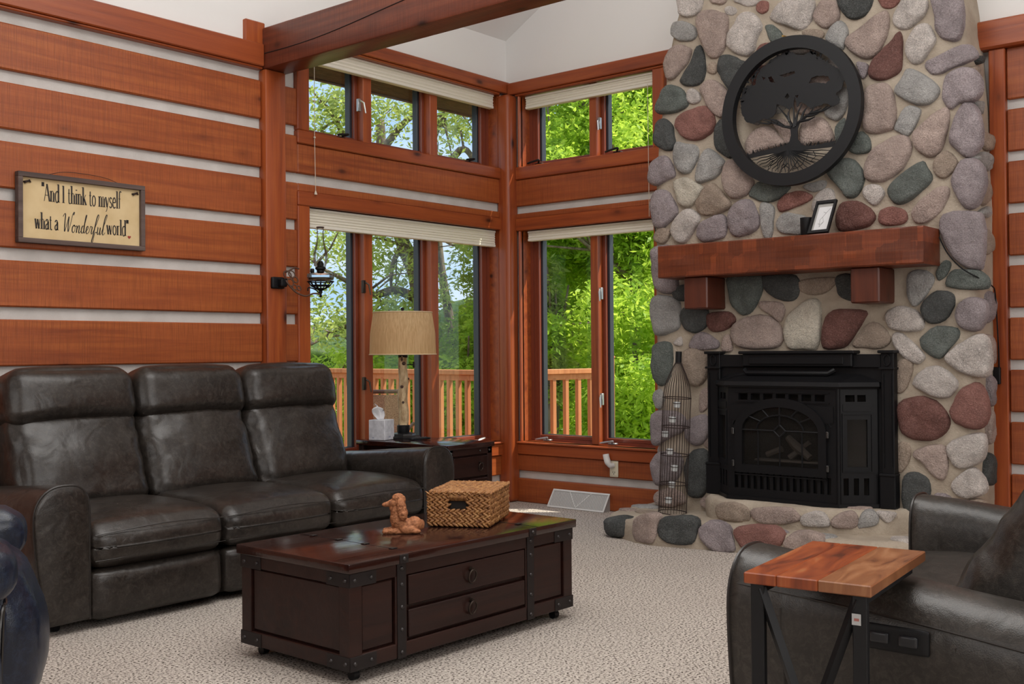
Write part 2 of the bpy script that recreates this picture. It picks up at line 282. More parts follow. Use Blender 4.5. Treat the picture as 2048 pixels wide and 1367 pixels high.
FRONT=[["w",[[-1827,3597],[-2000,3560],[-1995,3466],[-1956,3436],[-1893,3435],[-1845,3455],[-1826,3501]]],["g",[[-1789,3415],[-1892,3394],[-1947,3352],[-1962,3301],[-1922,3271],[-1836,3284],[-1784,3322],[-1771,3352]]],["p",[[-1779,3239],[-1835,3250],[-1906,3216],[-1914,3167],[-1865,3099],[-1801,3048],[-1753,3035],[-1721,3069],[-1717,3146],[-1742,3211]]],["d",[[-1969,3215],[-2003,3191],[-2025,3078],[-2009,2993],[-1951,2965],[-1888,2975],[-1845,2999],[-1849,3033],[-1921,3124]]],["p",[[-1994,3438],[-2079,3435],[-2177,3387],[-2202,3329],[-2183,3212],[-2152,3150],[-2099,3123],[-2053,3148],[-2015,3216],[-1978,3332],[-1971,3402]]],["w",[[-2174,3428],[-2215,3440],[-2259,3414],[-2262,3383],[-2229,3370],[-2184,3393]]],["w",[[-2317,3372],[-2375,3353],[-2432,3283],[-2432,3237],[-2403,3184],[-2387,3121],[-2336,3094],[-2256,3125],[-2197,3189],[-2205,3254],[-2258,3311],[-2281,3353]]],["r",[[-2419,3417],[-2455,3422],[-2487,3402],[-2483,3357],[-2447,3339],[-2412,3359],[-2401,3394]]],["p",[[-2058,3588],[-2201,3557],[-2185,3480],[-2155,3462],[-2110,3472],[-2064,3505]]],["w",[[-2246,3533],[-2427,3494],[-2427,3428],[-2390,3406],[-2340,3410],[-2289,3438],[-2245,3467]]],["d",[[-2144,3122],[-2204,3118],[-2285,3073],[-2350,3035],[-2321,2974],[-2224,2890],[-2172,2945],[-2132,3019],[-2128,3081]]],["t",[[-2060,3086],[-2083,3095],[-2113,3077],[-2113,3029],[-2082,3018],[-2044,3034],[-2041,3062]]],["p",[[-1997,2940],[-2059,2978],[-2120,2954],[-2194,2875],[-2194,2835],[-2170,2745],[-2125,2731],[-2057,2788],[-2012,2870]]],["w",[[-1887,2924],[-1911,2944],[-1958,2926],[-1989,2880],[-1973,2849],[-1926,2842],[-1891,2868]]],["n",[[-1695,2975],[-1760,2992],[-1832,2960],[-1883,2883],[-1879,2835],[-1807,2805],[-1710,2812],[-1653,2827],[-1649,2884],[-1679,2936]]],["r",[[-1822,2768],[-1902,2798],[-2011,2812],[-2064,2780],[-2090,2702],[-2071,2644],[-2017,2604],[-1939,2597],[-1868,2623],[-1813,2693],[-1806,2736]]],["d",[[-1652,2757],[-1701,2771],[-1758,2735],[-1781,2677],[-1784,2593],[-1756,2555],[-1691,2570],[-1626,2620],[-1627,2690]]],["n",[[-2468,3256],[-2517,3253],[-2571,3190],[-2579,3150],[-2516,3139],[-2481,3195]]],["r",[[-2402,3111],[-2431,3145],[-2495,3143],[-2509,3111],[-2437,3072],[-2401,3085]]],["w",[[-2502,3307],[-2560,3377],[-2659,3402],[-2780,3364],[-2791,3283],[-2754,3211],[-2693,3189],[-2608,3234],[-2533,3272]]],["p",[[-2803,3280],[-2851,3338],[-2933,3321],[-2949,3250],[-2943,3196],[-2872,3170],[-2814,3199],[-2796,3242]]],["d",[[-2956,3360],[-3149,3318],[-3142,3221],[-3080,3185],[-3012,3204],[-2967,3258]]],["r",[[-3193,3309],[-3324,3280],[-3312,3218],[-3258,3203],[-3214,3233]]],["w",[[-3323,3205],[-3366,3250],[-3472,3216],[-3471,3142],[-3418,3090],[-3354,3065],[-3290,3104],[-3290,3158]]],["g",[[-2884,3140],[-2943,3190],[-2989,3164],[-3005,3106],[-2987,3042],[-2964,3019],[-2872,3092]]],["t",[[-2717,3173],[-2790,3176],[-2849,3147],[-2836,3110],[-2741,3140]]],["p",[[-3022,3091],[-3147,3155],[-3225,3193],[-3257,3154],[-3245,3059],[-3201,2970],[-3145,2936],[-3078,2954],[-3004,3028],[-2999,3068]]],["m",[[-3321,3050],[-3337,2988],[-3330,2860],[-3297,2812],[-3210,2795],[-3144,2827],[-3156,2902],[-3211,2957],[-3278,3010]]],["w",[[-3363,2983],[-3417,3058],[-3480,3066],[-3521,2985],[-3510,2934],[-3447,2861],[-3394,2860],[-3363,2908]]],["u",[[-3513,3229],[-3656,3198],[-3685,3078],[-3674,2997],[-3643,2951],[-3572,2970],[-3532,3025],[-3533,3098]]],["g",[[-3329,2775],[-3362,2823],[-3425,2801],[-3528,2710],[-3538,2656],[-3486,2611],[-3413,2617],[-3328,2668],[-3291,2716]]],["u",[[-3478,2845],[-3530,2867],[-3673,2909],[-3732,2883],[-3751,2828],[-3692,2807],[-3621,2789],[-3550,2769],[-3508,2776],[-3478,2813]]],["u",[[-3590,2742],[-3651,2778],[-3731,2759],[-3779,2690],[-3769,2620],[-3729,2585],[-3659,2585],[-3609,2561],[-3569,2620],[-3569,2693]]],["p",[[-3120,2744],[-3187,2766],[-3253,2744],[-3285,2642],[-3283,2513],[-3239,2487],[-3162,2481],[-3107,2516],[-3102,2626]]],["g",[[-3349,2606],[-3423,2589],[-3433,2556],[-3390,2466],[-3358,2444],[-3294,2479],[-3294,2512]]],["p",[[-3443,2491],[-3527,2553],[-3588,2564],[-3598,2490],[-3566,2369],[-3524,2311],[-3472,2307],[-3410,2368],[-3395,2434]]],["u",[[-3628,2496],[-3689,2580],[-3748,2541],[-3777,2444],[-3776,2342],[-3726,2287],[-3686,2281],[-3626,2340],[-3602,2385]]],["p",[[-3228,2423],[-3336,2441],[-3383,2371],[-3356,2300],[-3302,2231],[-3214,2192],[-3126,2207],[-3104,2275],[-3139,2358]]],["n",[[-3050,2479],[-3095,2495],[-3139,2435],[-3128,2371],[-3037,2376],[-3004,2419]]],["n",[[-2980,2345],[-3037,2327],[-3098,2243],[-3080,2168],[-3046,2116],[-2989,2116],[-2955,2170],[-2875,2267],[-2910,2319]]],["t",[[-3534,2300],[-3586,2320],[-3641,2256],[-3635,2225],[-3574,2170],[-3523,2196],[-3508,2250]]],["n",[[-3440,2274],[-3471,2233],[-3492,2168],[-3439,2110],[-3353,2054],[-3300,2049],[-3251,2096],[-3258,2161],[-3355,2236]]],["w",[[-3125,2174],[-3181,2169],[-3219,2121],[-3191,2070],[-3146,2058],[-3097,2111],[-3097,2155]]],["p",[[-3543,2120],[-3588,2105],[-3588,2053],[-3541,1974],[-3468,1928],[-3405,1933],[-3385,1988],[-3428,2048],[-3491,2094]]],["u",[[-3666,2253],[-3735,2255],[-3784,2198],[-3793,2105],[-3762,2016],[-3713,1985],[-3663,2015],[-3614,2124],[-3625,2185]]],["m",[[-2954,2070],[-3023,2086],[-3102,2056],[-3157,1986],[-3123,1934],[-3055,1918],[-2941,1921],[-2930,2005]]],["r",[[-3201,2015],[-3267,2030],[-3332,2003],[-3352,1958],[-3309,1925],[-3222,1926],[-3184,1962]]],["p",[[-2321,2529],[-2374,2593],[-2476,2614],[-2551,2546],[-2587,2483],[-2449,2466],[-2346,2443]]],["p",[[-2502,2634],[-2577,2646],[-2626,2593],[-2643,2511],[-2600,2482],[-2569,2543]]],["p",[[-2699,2572],[-2735,2612],[-2831,2621],[-2884,2558],[-2900,2466],[-2794,2468],[-2698,2469]]],["g",[[-2855,2663],[-2914,2687],[-2962,2780],[-3007,2751],[-3001,2663],[-2948,2593],[-2878,2614]]],["n",[[-2924,2552],[-2983,2588],[-2970,2468],[-2923,2463]]],["d",[[-2110,2677],[-2178,2703],[-2230,2636],[-2242,2539],[-2215,2459],[-2162,2472],[-2095,2546]]],["p",[[-2556,3019],[-2679,3031],[-2751,2950],[-2678,2883],[-2555,2915]]],["p",[[-2775,2901],[-2870,2907],[-2916,2843],[-2845,2810],[-2762,2846]]],["r",[[-2378,2992],[-2480,2997],[-2504,2900],[-2428,2866],[-2364,2912]]],["g",[[-2453,2839],[-2579,2842],[-2627,2742],[-2527,2688],[-2427,2749]]],["p",[[-2677,2803],[-2797,2784],[-2820,2668],[-2700,2663],[-2652,2738]]],["w",[[-2894,2993],[-2987,2965],[-3008,2861],[-2962,2836],[-2893,2903]]],["u",[[-3060,2919],[-3122,2897],[-3121,2842],[-3088,2826]]],["g",[[-2376,2781],[-2426,2703],[-2400,2636],[-2310,2696],[-2311,2767]]],["w",[[-2607,3160],[-2801,3100],[-2871,3019],[-2752,3030],[-2581,3072]]],["u",[[-3551,1938],[-3620,1967],[-3732,1951],[-3775,1919],[-3785,1809],[-3773,1679],[-3750,1646],[-3695,1654],[-3612,1717],[-3556,1832]]],["g",[[-1805,2596],[-1869,2581],[-1963,2549],[-1958,2467],[-1906,2391],[-1843,2391],[-1788,2453],[-1781,2523]]],["g",[[-2024,2521],[-2078,2507],[-2153,2437],[-2152,2397],[-2091,2337],[-1991,2310],[-1956,2331],[-1965,2412]]],["u",[[-1667,2516],[-1724,2509],[-1772,2448],[-1779,2378],[-1714,2350],[-1649,2329],[-1587,2356],[-1587,2406],[-1609,2481]]],["p",[[-2190,2426],[-2242,2420],[-2300,2347],[-2365,2281],[-2350,2223],[-2291,2189],[-2210,2190],[-2158,2269],[-2159,2363]]],["c",[[-1787,2335],[-1866,2354],[-1921,2328],[-1991,2286],[-1990,2246],[-1943,2182],[-1872,2161],[-1817,2194],[-1794,2272]]],["u",[[-1615,2255],[-1673,2291],[-1746,2256],[-1793,2168],[-1792,2113],[-1727,2063],[-1662,2030],[-1613,2079],[-1598,2179]]],["t",[[-2029,2276],[-2091,2283],[-2150,2223],[-2195,2159],[-2172,2114],[-2088,2088],[-2004,2095],[-1958,2140],[-1967,2194]]],["n",[[-2401,2264],[-2472,2263],[-2612,2222],[-2576,2174],[-2520,2141],[-2442,2139],[-2349,2184],[-2357,2216]]],["w",[[-1816,2104],[-1880,2140],[-1958,2106],[-1973,2063],[-1918,1986],[-1870,1928],[-1814,1925],[-1767,1977],[-1759,2033]]],["u",[[-2027,2059],[-2119,2085],[-2164,2061],[-2178,1986],[-2147,1935],[-2010,1914],[-1964,1955],[-1961,2010]]],["u",[[-2209,2117],[-2283,2163],[-2356,2143],[-2399,2074],[-2405,2001],[-2361,1952],[-2266,1933],[-2207,1964],[-2190,2039]]],["g",[[-2421,2124],[-2471,2126],[-2513,2090],[-2505,2013],[-2490,1916],[-2440,1920],[-2419,2007]]],["r",[[-2548,2125],[-2597,2172],[-2693,2182],[-2761,2150],[-2754,2119],[-2651,2084],[-2568,2065],[-2544,2093]]],["g",[[-2533,2010],[-2582,2051],[-2671,2037],[-2725,2007],[-2724,1918],[-2581,1926],[-2539,1958]]],["t",[[-1654,2027],[-1727,2021],[-1739,1979],[-1693,1926],[-1636,1937],[-1612,1974]]],["g",[[-2714,2212],[-2788,2229],[-2855,2229],[-2848,2185],[-2788,2166],[-2734,2184]]],["w",[[-2773,2092],[-2814,2157],[-2890,2175],[-2919,2091],[-2889,2031],[-2780,2047]]],["u",[[-1603,1884],[-1678,1904],[-1781,1872],[-1797,1694],[-1793,1606],[-1690,1591],[-1623,1651],[-1602,1794]]],["g",[[-1599,1549],[-1689,1565],[-1807,1517],[-1813,1365],[-1731,1316],[-1627,1311],[-1595,1421]]],["d",[[-1779,1619],[-1859,1634],[-1887,1589],[-1858,1534],[-1793,1542],[-1764,1575]]],["d",[[-1850,1477],[-2014,1472],[-2027,1373],[-1963,1324],[-1892,1319],[-1835,1377]]],["m",[[-2035,1434],[-2174,1443],[-2228,1393],[-2172,1333],[-2076,1316],[-2034,1360]]],["n",[[-2190,1674],[-2417,1663],[-2409,1544],[-2349,1450],[-2289,1427],[-2215,1478],[-2195,1564]]],["d",[[-2436,1662],[-2647,1652],[-2671,1545],[-2621,1500],[-2519,1522],[-2449,1578]]],["t",[[-2697,1626],[-2892,1634],[-2904,1593],[-2843,1544],[-2746,1536],[-2684,1568]]],["d",[[-2928,1638],[-3022,1633],[-3027,1497],[-2950,1511],[-2921,1569]]],["p",[[-2415,1502],[-2544,1491],[-2576,1443],[-2543,1373],[-2492,1410],[-2415,1460]]],["c",[[-2658,1452],[-2745,1502],[-2806,1471],[-2811,1344],[-2797,1229],[-2742,1200],[-2605,1213],[-2574,1302],[-2594,1395]]],["p",[[-2227,1356],[-2362,1413],[-2479,1398],[-2555,1314],[-2548,1243],[-2490,1208],[-2306,1209],[-2213,1259]]],["m",[[-2854,1389],[-2938,1432],[-3090,1416],[-3066,1338],[-2983,1227],[-2935,1204],[-2834,1211],[-2828,1297]]],["t",[[-3077,1304],[-3146,1353],[-3225,1302],[-3241,1246],[-3190,1202],[-3076,1203],[-3018,1226]]],["u",[[-1920,1287],[-1991,1311],[-2089,1260],[-2095,1211],[-1990,1199],[-1891,1219]]],["p",[[-2145,1284],[-2186,1290],[-2205,1198],[-2130,1199]]],["w",[[-1768,1252],[-1819,1289],[-1826,1232],[-1789,1229]]],["g",[[-3361,1627],[-3437,1650],[-3500,1598],[-3478,1535],[-3424,1461],[-3381,1451],[-3349,1518]]],["w",[[-3226,1401],[-3293,1443],[-3391,1418],[-3439,1363],[-3422,1304],[-3302,1300],[-3236,1335]]],["d",[[-3446,1471],[-3521,1522],[-3594,1508],[-3619,1465],[-3582,1381],[-3508,1340],[-3455,1362],[-3434,1417]]],["w",[[-3263,1279],[-3324,1278],[-3432,1179],[-3442,1135],[-3399,1108],[-3323,1147],[-3268,1224]]],["n",[[-3433,1265],[-3519,1318],[-3623,1305],[-3633,1252],[-3580,1189],[-3527,1141],[-3453,1179],[-3427,1233]]],["n",[[-3585,1605],[-3626,1640],[-3749,1628],[-3798,1584],[-3788,1532],[-3687,1526],[-3584,1551]]],["n",[[-3522,1651],[-3565,1697],[-3596,1679],[-3574,1616],[-3532,1586],[-3516,1619]]],["u",[[-3635,1432],[-3697,1478],[-3777,1459],[-3796,1396],[-3765,1313],[-3715,1293],[-3654,1315],[-3624,1369]]],["w",[[-3663,1230],[-3745,1271],[-3795,1239],[-3813,1114],[-3783,1041],[-3682,1051],[-3579,1114],[-3580,1167]]],["w",[[-3431,1070],[-3516,1092],[-3589,1050],[-3630,997],[-3588,933],[-3525,915],[-3397,972],[-3381,1005]]],["t",[[-3289,1114],[-3355,1125],[-3377,1070],[-3332,961],[-3298,933],[-3282,960]]],["t",[[-1847,1188],[-1948,1200],[-2025,1150],[-2024,1038],[-1960,963],[-1874,987],[-1846,1087]]],["n",[[-1611,1228],[-1716,1246],[-1752,1188],[-1736,1023],[-1668,959],[-1609,1009],[-1595,1125]]],["m",[[-3298,872],[-3407,913],[-3503,888],[-3576,794],[-3554,718],[-3469,672],[-3340,687],[-3297,762]]],["r",[[-3660,966],[-3742,993],[-3791,905],[-3790,801],[-3739,747],[-3638,764],[-3592,816],[-3608,891]]],["w",[[-3574,644],[-3678,702],[-3769,706],[-3773,602],[-3727,547],[-3635,520],[-3584,560]]],["p",[[-3393,603],[-3469,634],[-3553,633],[-3568,516],[-3541,445],[-3478,478],[-3425,540],[-3382,570]]],["w",[[-3634,478],[-3717,520],[-3776,446],[-3765,382],[-3654,352],[-3592,401]]],["d",[[-3315,424],[-3359,470],[-3424,464],[-3466,413],[-3444,292],[-3346,219],[-3313,281]]],["t",[[-3284,630],[-3350,644],[-3360,568],[-3316,489],[-3285,482]]],["p",[[-1973,926],[-2044,939],[-2050,865],[-2000,796],[-1961,801]]],["g",[[-1608,907],[-1660,927],[-1682,870],[-1659,805],[-1622,804],[-1599,855]]],["u",[[-1900,737],[-2000,765],[-2048,692],[-2012,604],[-1927,563],[-1856,610],[-1856,685]]],["u",[[-1591,752],[-1726,782],[-1842,747],[-1834,659],[-1724,604],[-1619,548],[-1589,598]]],["d",[[-1883,498],[-1983,535],[-2032,469],[-2023,320],[-1966,229],[-1880,229],[-1852,321],[-1853,409]]],["p",[[-1984,603],[-2040,618],[-2047,557],[-1998,554]]],["u",[[-1595,444],[-1648,498],[-1796,493],[-1817,406],[-1765,315],[-1616,279],[-1587,379]]],["p",[[-1608,214],[-1720,261],[-1823,231],[-1836,169],[-1719,134],[-1615,150]]],["p",[[-1980,218],[-2078,244],[-2106,204],[-2077,146],[-1993,151],[-1968,180]]],["u",[[-3508,362],[-3592,337],[-3591,241],[-3496,211],[-3476,295]]],["t",[[-3633,308],[-3735,348],[-3784,300],[-3733,212],[-3632,213]]],["u",[[-3672,174],[-3773,184],[-3772,91],[-3681,91]]]]
SIDE=[["t",[[-330,2773],[-275,2798],[-181,2781],[-202,2730],[-315,2721]]],["g",[[-292,2586],[-187,2615],[-169,2577],[-209,2535]]],["d",[[-225,2866],[-129,2886],[-120,2864],[-198,2825]]],["t",[[-232,2425],[-77,2442],[-20,2409],[-61,2349],[-178,2345]]],["g",[[-330,2272],[-198,2318],[-43,2310],[-45,2261],[-144,2213],[-258,2235]]],["g",[[-305,1962],[-152,2012],[-134,1978],[-212,1936]]],["t",[[-278,2197],[-147,2142],[-111,2075],[-229,2010],[-301,2078]]],["t",[[-215,1871],[-119,1861],[-83,1774],[-201,1737]]],["u",[[-192,1498],[-67,1513],[-72,1393],[-181,1348]]],["p",[[-166,1262],[-78,1241],[-83,1110],[-164,1133]]],["u",[[-182,1036],[-87,1002],[-92,871],[-180,897]]],["p",[[-189,833],[-94,817],[-99,677],[-206,662]]],["d",[[-227,578],[-103,569],[-109,418],[-249,442]]]]
HLOW=[["d",[[-822,-1592,117],[-889,-1677,151],[-981,-1828,168],[-981,-1827,100],[-969,-1774,20],[-853,-1632,-10],[-821,-1590,35]]],["p",[[-992,-1872,137],[-1010,-1945,182],[-1028,-2041,188],[-1026,-2051,117],[-1033,-2018,23],[-999,-1899,11],[-990,-1863,63]]],["d",[[-1021,-2072,159],[-1005,-2145,182],[-977,-2279,183],[-974,-2293,104],[-982,-2257,32],[-1006,-2144,23],[-1022,-2066,68]]],["u",[[-969,-2319,136],[-954,-2389,171],[-935,-2478,147],[-928,-2518,42],[-929,-2507,12],[-945,-2428,0],[-962,-2348,29],[-970,-2313,86]]],["r",[[-927,-2529,132],[-919,-2601,162],[-902,-2751,170],[-896,-2810,127],[-896,-2810,88],[-902,-2750,44],[-918,-2610,22],[-925,-2549,65]]],["p",[[-893,-2829,100],[-886,-2898,153],[-870,-2981,155],[-853,-3033,134],[-854,-3033,69],[-883,-2926,42],[-892,-2839,53]]]]
HUP=[["t",[[-603,-2240,217],[-621,-2355,250],[-639,-2466,220],[-642,-2484,161],[-633,-2428,139],[-605,-2252,135]]],["p",[[-647,-2515,225],[-660,-2740,251],[-660,-2813,194],[-660,-2739,157],[-658,-2586,142],[-646,-2514,164]]],["w",[[-660,-2835,215],[-660,-2928,248],[-660,-2979,219],[-660,-2984,166],[-660,-2844,157]]],["p",[[-653,-3016,221],[-619,-3093,258],[-601,-3135,235],[-605,-3126,168],[-653,-3016,163]]],["g",[[-593,-3151,236],[-571,-3202,266],[-555,-3239,230],[-559,-3230,186],[-590,-3159,164],[-599,-3138,168]]],["w",[[-549,-3251,259],[-476,-3301,254],[-485,-3294,221],[-522,-3269,195],[-553,-3248,230]]]]
CANOPY=[[[-2335,2846],[-2367,2878],[-2425,2873],[-2439,2927],[-2475,2974],[-2524,3002],[-2568,3026],[-2620,3039],[-2654,3051],[-2696,3025],[-2747,3005],[-2805,3019],[-2834,2988],[-2871,2963],[-2911,2932],[-2959,2894],[-3007,2855],[-3015,2808],[-2998,2756],[-2958,2732],[-2985,2697],[-2981,2674],[-2941,2661],[-2892,2684],[-2826,2674],[-2793,2667],[-2764,2703],[-2735,2718],[-2711,2691],[-2693,2758],[-2683,2696],[-2659,2683],[-2616,2714],[-2573,2728],[-2566,2673],[-2537,2649],[-2467,2647],[-2414,2629],[-2360,2650],[-2333,2699],[-2323,2766]],[[-2787,2826],[-2805,2856],[-2845,2863],[-2910,2848],[-2926,2822],[-2894,2807],[-2845,2820]],[[-2592,2908],[-2644,2913],[-2695,2918],[-2697,2900],[-2627,2888]],[[-2516,2906],[-2540,2909],[-2566,2862],[-2527,2879]],[[-2470,2922],[-2498,2909],[-2485,2894]],[[-2630,2764],[-2647,2789],[-2661,2763],[-2644,2751]],[[-2695,2765],[-2721,2765],[-2712,2745]]]
BRANCH=[[[-2687,2568],[-2688,2631],[-2683,2712]],[[-2696,2575],[-2709,2644],[-2744,2710]],[[-2704,2582],[-2768,2628],[-2867,2660]],[[-2709,2589],[-2793,2640],[-2827,2690]],[[-2675,2578],[-2641,2638],[-2582,2711]],[[-2670,2570],[-2615,2586],[-2537,2621],[-2467,2647]],[[-2537,2621],[-2502,2618],[-2431,2636]],[[-2615,2586],[-2563,2629],[-2524,2643]],[[-2768,2628],[-2826,2627],[-2908,2670]],[[-2734,2601],[-2784,2602],[-2826,2616]],[[-2734,2605],[-2751,2654],[-2777,2682]],[[-2658,2608],[-2650,2653],[-2659,2683]],[[-2793,2640],[-2876,2644],[-2941,2669]],[[-2580,2611],[-2537,2637],[-2494,2647]]]
TRUNK=[[[-2658,2604],[-2662,2572],[-2667,2523],[-2657,2485],[-2622,2461],[-2570,2452],[-2782,2433],[-2737,2459],[-2712,2493],[-2712,2557],[-2730,2602],[-2692,2583]]]
GROUND=[[[-2371,2436],[-2465,2449],[-2588,2462],[-2656,2461],[-2741,2446],[-2824,2440],[-2959,2453],[-2938,2417],[-2824,2418],[-2757,2421],[-2707,2407],[-2647,2406],[-2535,2424],[-2429,2417],[-2384,2414]]]
RINGC=[[-2688,2670]]
# ================================================================== the room shell
def sbox(name, kind, *a, **k):
    o = box(name, *a, **k)
    if kind: o['kind'] = kind
    return o
sbox('floor', 'structure', -9.6, .3, -9.2, .3, -.12, 0, CARPET)
PITCH = .309; TOPS = [.149+PITCH*k for k in range(10)]
# left log wall with its chinking body; logs are parts
bm = bmesh.new()
for b in ((-9.5, -2.071, .018, .2, 0, 3.12), (-2.071, -.079, .018, .2, 0, .46), (-2.071, -.079, .018, .2, 2.186, 2.638), (-.079, .2, .018, .2, 0, 3.3)): bm_box(bm, *b)
wallA = tag(link_mesh('wall_left', bm, CHINK), kind='structure')
def logA(x0, x1, z0, z1, y=-.012): return box('log', x0, x1, y, .17, z0, z1, LOG, wallA, .007)
for t in TOPS:
    logA(-9.5, -2.43, max(0, t-.243), t); 
    if t < 3: logA(-2.28, -2.14, max(0, t-.243), t)
logA(-2.14, -.10, 2.378, 2.573); logA(-2.14, -.10, 2.258, 2.312); logA(-2.14, -.08, .215, .372); logA(-2.14, -.08, 0, .149)
# window wall at the right of the corner, and the log wall beyond the chimney
bm = bmesh.new()
for b in ((.018, .2, -.134, .2, 0, 3.3), (.018, .2, -1.421, -.134, 0, .46), (.018, .2, -1.421, -.134, 2.177, 2.643), (.018, .2, -9.2, -1.421, 0, 3.3)): bm_box(bm, *b)
wallB = tag(link_mesh('wall_right', bm, CHINK), kind='structure')
def logB(y0, y1, z0, z1, x=-.012): return box('log', x, .17, y0, y1, z0, z1, LOGY, wallB, .007)
logB(-1.7, -.08, 2.352, 2.565); logB(-1.7, -.08, 2.25, 2.294); logB(-1.7, -.08, .250, .380); logB(-1.7, -.08, 0, .188)
for k in range(9):
    t = 2.581-.3025*k; logB(-9.2, -3.815, max(0, t-.2445), t)
logB(-9.2, -3.815, 2.639, 2.94)
# white drywall above the timber
bm = bmesh.new(); zc = 3.70; zr = 3.70+.56*4.5
bm_box(bm, -9.5, -2.0, 0, .2, 3.10, zc+.1); bm_box(bm, -2.0, .2, 0, .2, 3.262, zc+.1)
tag(link_mesh('wall_left_upper', bm, WHITE), kind='structure')
f = lambda u, v, h: (h, u, v)
tag(prism('wall_right_upper', [(.2, 3.24), (.2, zc), (-4.5, zr), (-9.2, zc), (-9.2, 3.04), (-3.6, 3.04), (-1.45, 3.24)], 0, .2, WHITE, None, f), kind='structure')
f = lambda u, v, h: (h, u, v)
tag(prism('ceiling', [(.2, zc-.112), (-4.5, zr), (-9.4, zc-.2), (-9.4, zc), (-4.5, zr+.15), (.2, zc+.04)], -9.6, .25, WHITE, None, f), kind='structure')
tag(box('wall_back', -9.5, .2, -9.25, -9.2, 0, 3.9, WHITE), kind='structure'); tag(prism('wall_side', [(.2, 0), (-9.2, 0), (-9.2, zc), (-4.5, zr+.1), (.2, zc)], -9.55, -9.5, WHITE, None, f), kind='structure')
# ------------------------------------------------------------------ posts, beams, plates, casings
def trim(n, *a, mat=TRIMX, bev=.006): return tag(box('trim_%d' % n, *a[:6], mat, None, bev), kind='structure')
trim(1, -9.5, -2.432, -.05, .02, 3.012, 3.154); trim(2, -9.5, -2.432, -.036, .02, 2.996, 3.012)
trim(3, -2.235, .0, -.045, .02, 3.262, 3.355); trim(4, -.045, .02, -1.75, -.045, 3.247, 3.342, mat=TRIMY)
trim(5, -2.56, -2.41, -.03, .02, 3.15, 3.295, mat=TRIMZ)
trim(6, -2.235, -.11, -.03, .02, 3.245, 3.262); trim(7, -.03, .02, -1.75, -.11, 3.23, 3.247, mat=TRIMY)
trim(8, -.065, .02, -9.2, -3.655, 2.94, 3.108, mat=TRIMY, bev=.012)
trim(9, -.035, .02, -3.812, -3.722, 0, 2.94, mat=TRIMZ)
C1 = dict(mat=TRIMZ); n = 10
for a in ((-2.15, -2.05, -.026, .02, 2.66, 3.245), (-2.15, -2.05, -.026, .02, .48, 2.165), (-.105, -.085, -.026, .02, 2.66, 3.245), (-.105, -.085, -.026, .02, .48, 2.165)): trim(n, *a, **C1); n += 1
for a in ((-2.15, -.085, -.028, .02, 2.573, 2.66), (-2.15, -.085, -.028, .02, 2.165, 2.26), (-2.15, -.085, -.028, .02, .372, .465), (-2.15, -.085, -.045, .06, .465, .482)): trim(n, *a); n += 1
for a in ((-.026, .02, -.155, -.135, 2.66, 3.23), (-.026, .02, -.155, -.135, .48, 2.155), (-.026, .02, -1.50, -1.40, 2.66, 3.23), (-.026, .02, -1.50, -1.40, .48, 2.155)): trim(n, *a, **C1); n += 1
for a in ((-.028, .02, -1.6, -.11, 2.565, 2.665), (-.028, .02, -1.6, -.11, 2.155, 2.253), (-.028, .02, -1.6, -.11, .380, .465), (-.045, .06, -1.6, -.11, .465, .482)): trim(n, *a, mat=TRIMY); n += 1
o = box('timber_post', -2.43, -2.268, -.055, .02, 0, 3.0, TRIMZ, None, .012, 2, smooth=True); tag(o, 'reddish square timber post on the log wall under the big ceiling beam', 'post')
o = box('corner_post', -.112, .02, -.112, .02, 0, 3.245, TRIMZ, None, .035, 4, smooth=True); tag(o, 'rounded red timber post in the corner between the two window walls', 'post')
bm = bmesh.new(); bm_box(bm, -2.432, -2.235, -6.2, .0, 3.0, 3.262, .012, 2)
beam = link_mesh('ceiling_beam', bm, BEAM, None, True, 40); tag(beam, 'big dark red ceiling beam with a long crack resting on the timber post', 'beam')
cr_pts = [(-2.433, y, 3.095+.02*math.sin(y*3)+(-y)*.045) for y in np.linspace(-.05, -1.6, 14)]
tube('crack', cr_pts, .003, plain('crack_dark', (.012, .006, .005), .9), beam, 4)
# ------------------------------------------------------------------ windows
def wb(ax, u0, u1, d0, d1, z0, z1):
    return (u0, u1, d0, d1, z0, z1) if ax == 'A' else (d0, d1, -u1, -u0, z0, z1)
def wp(ax, u, d, z): return (u, d, z) if ax == 'A' else (d, -u, z)
LATCH = plain('satin_latch_metal', (.42, .42, .42), .35, .9)
def crank(name, ax, u, z, parent, dark=False):
    bm = bmesh.new(); m = IRON2 if dark else LATCH
    bm_box(bm, *wb(ax, u-.035, u+.035, .03, .07, z, z+.014), .004)
    pts = [wp(ax, u, .035, z+.018), wp(ax, u+.03, .0, z+.030), wp(ax, u-.02, -.01, z+.022), wp(ax, u-.075, -.012, z+.012)]
    bm_tube(bm, spline(pts, 4, False), [.008]*12+[.006], 6)
    return link_mesh(name, bm, m, parent, True, 40)
def latch(ax, u, z, parent, mat=None):
    bm = bmesh.new(); bm_box(bm, *wb(ax, u-.012, u+.012, .035, .06, z-.045, z+.045), .003)
    bm_tube(bm, [wp(ax, u, .03, z+.03), wp(ax, u+.012, .005, z+.012), wp(ax, u+.022, -.002, z-.06)], [.006, .007, .005], 6)
    return link_mesh('latch', bm, mat or LATCH, parent, True, 40)
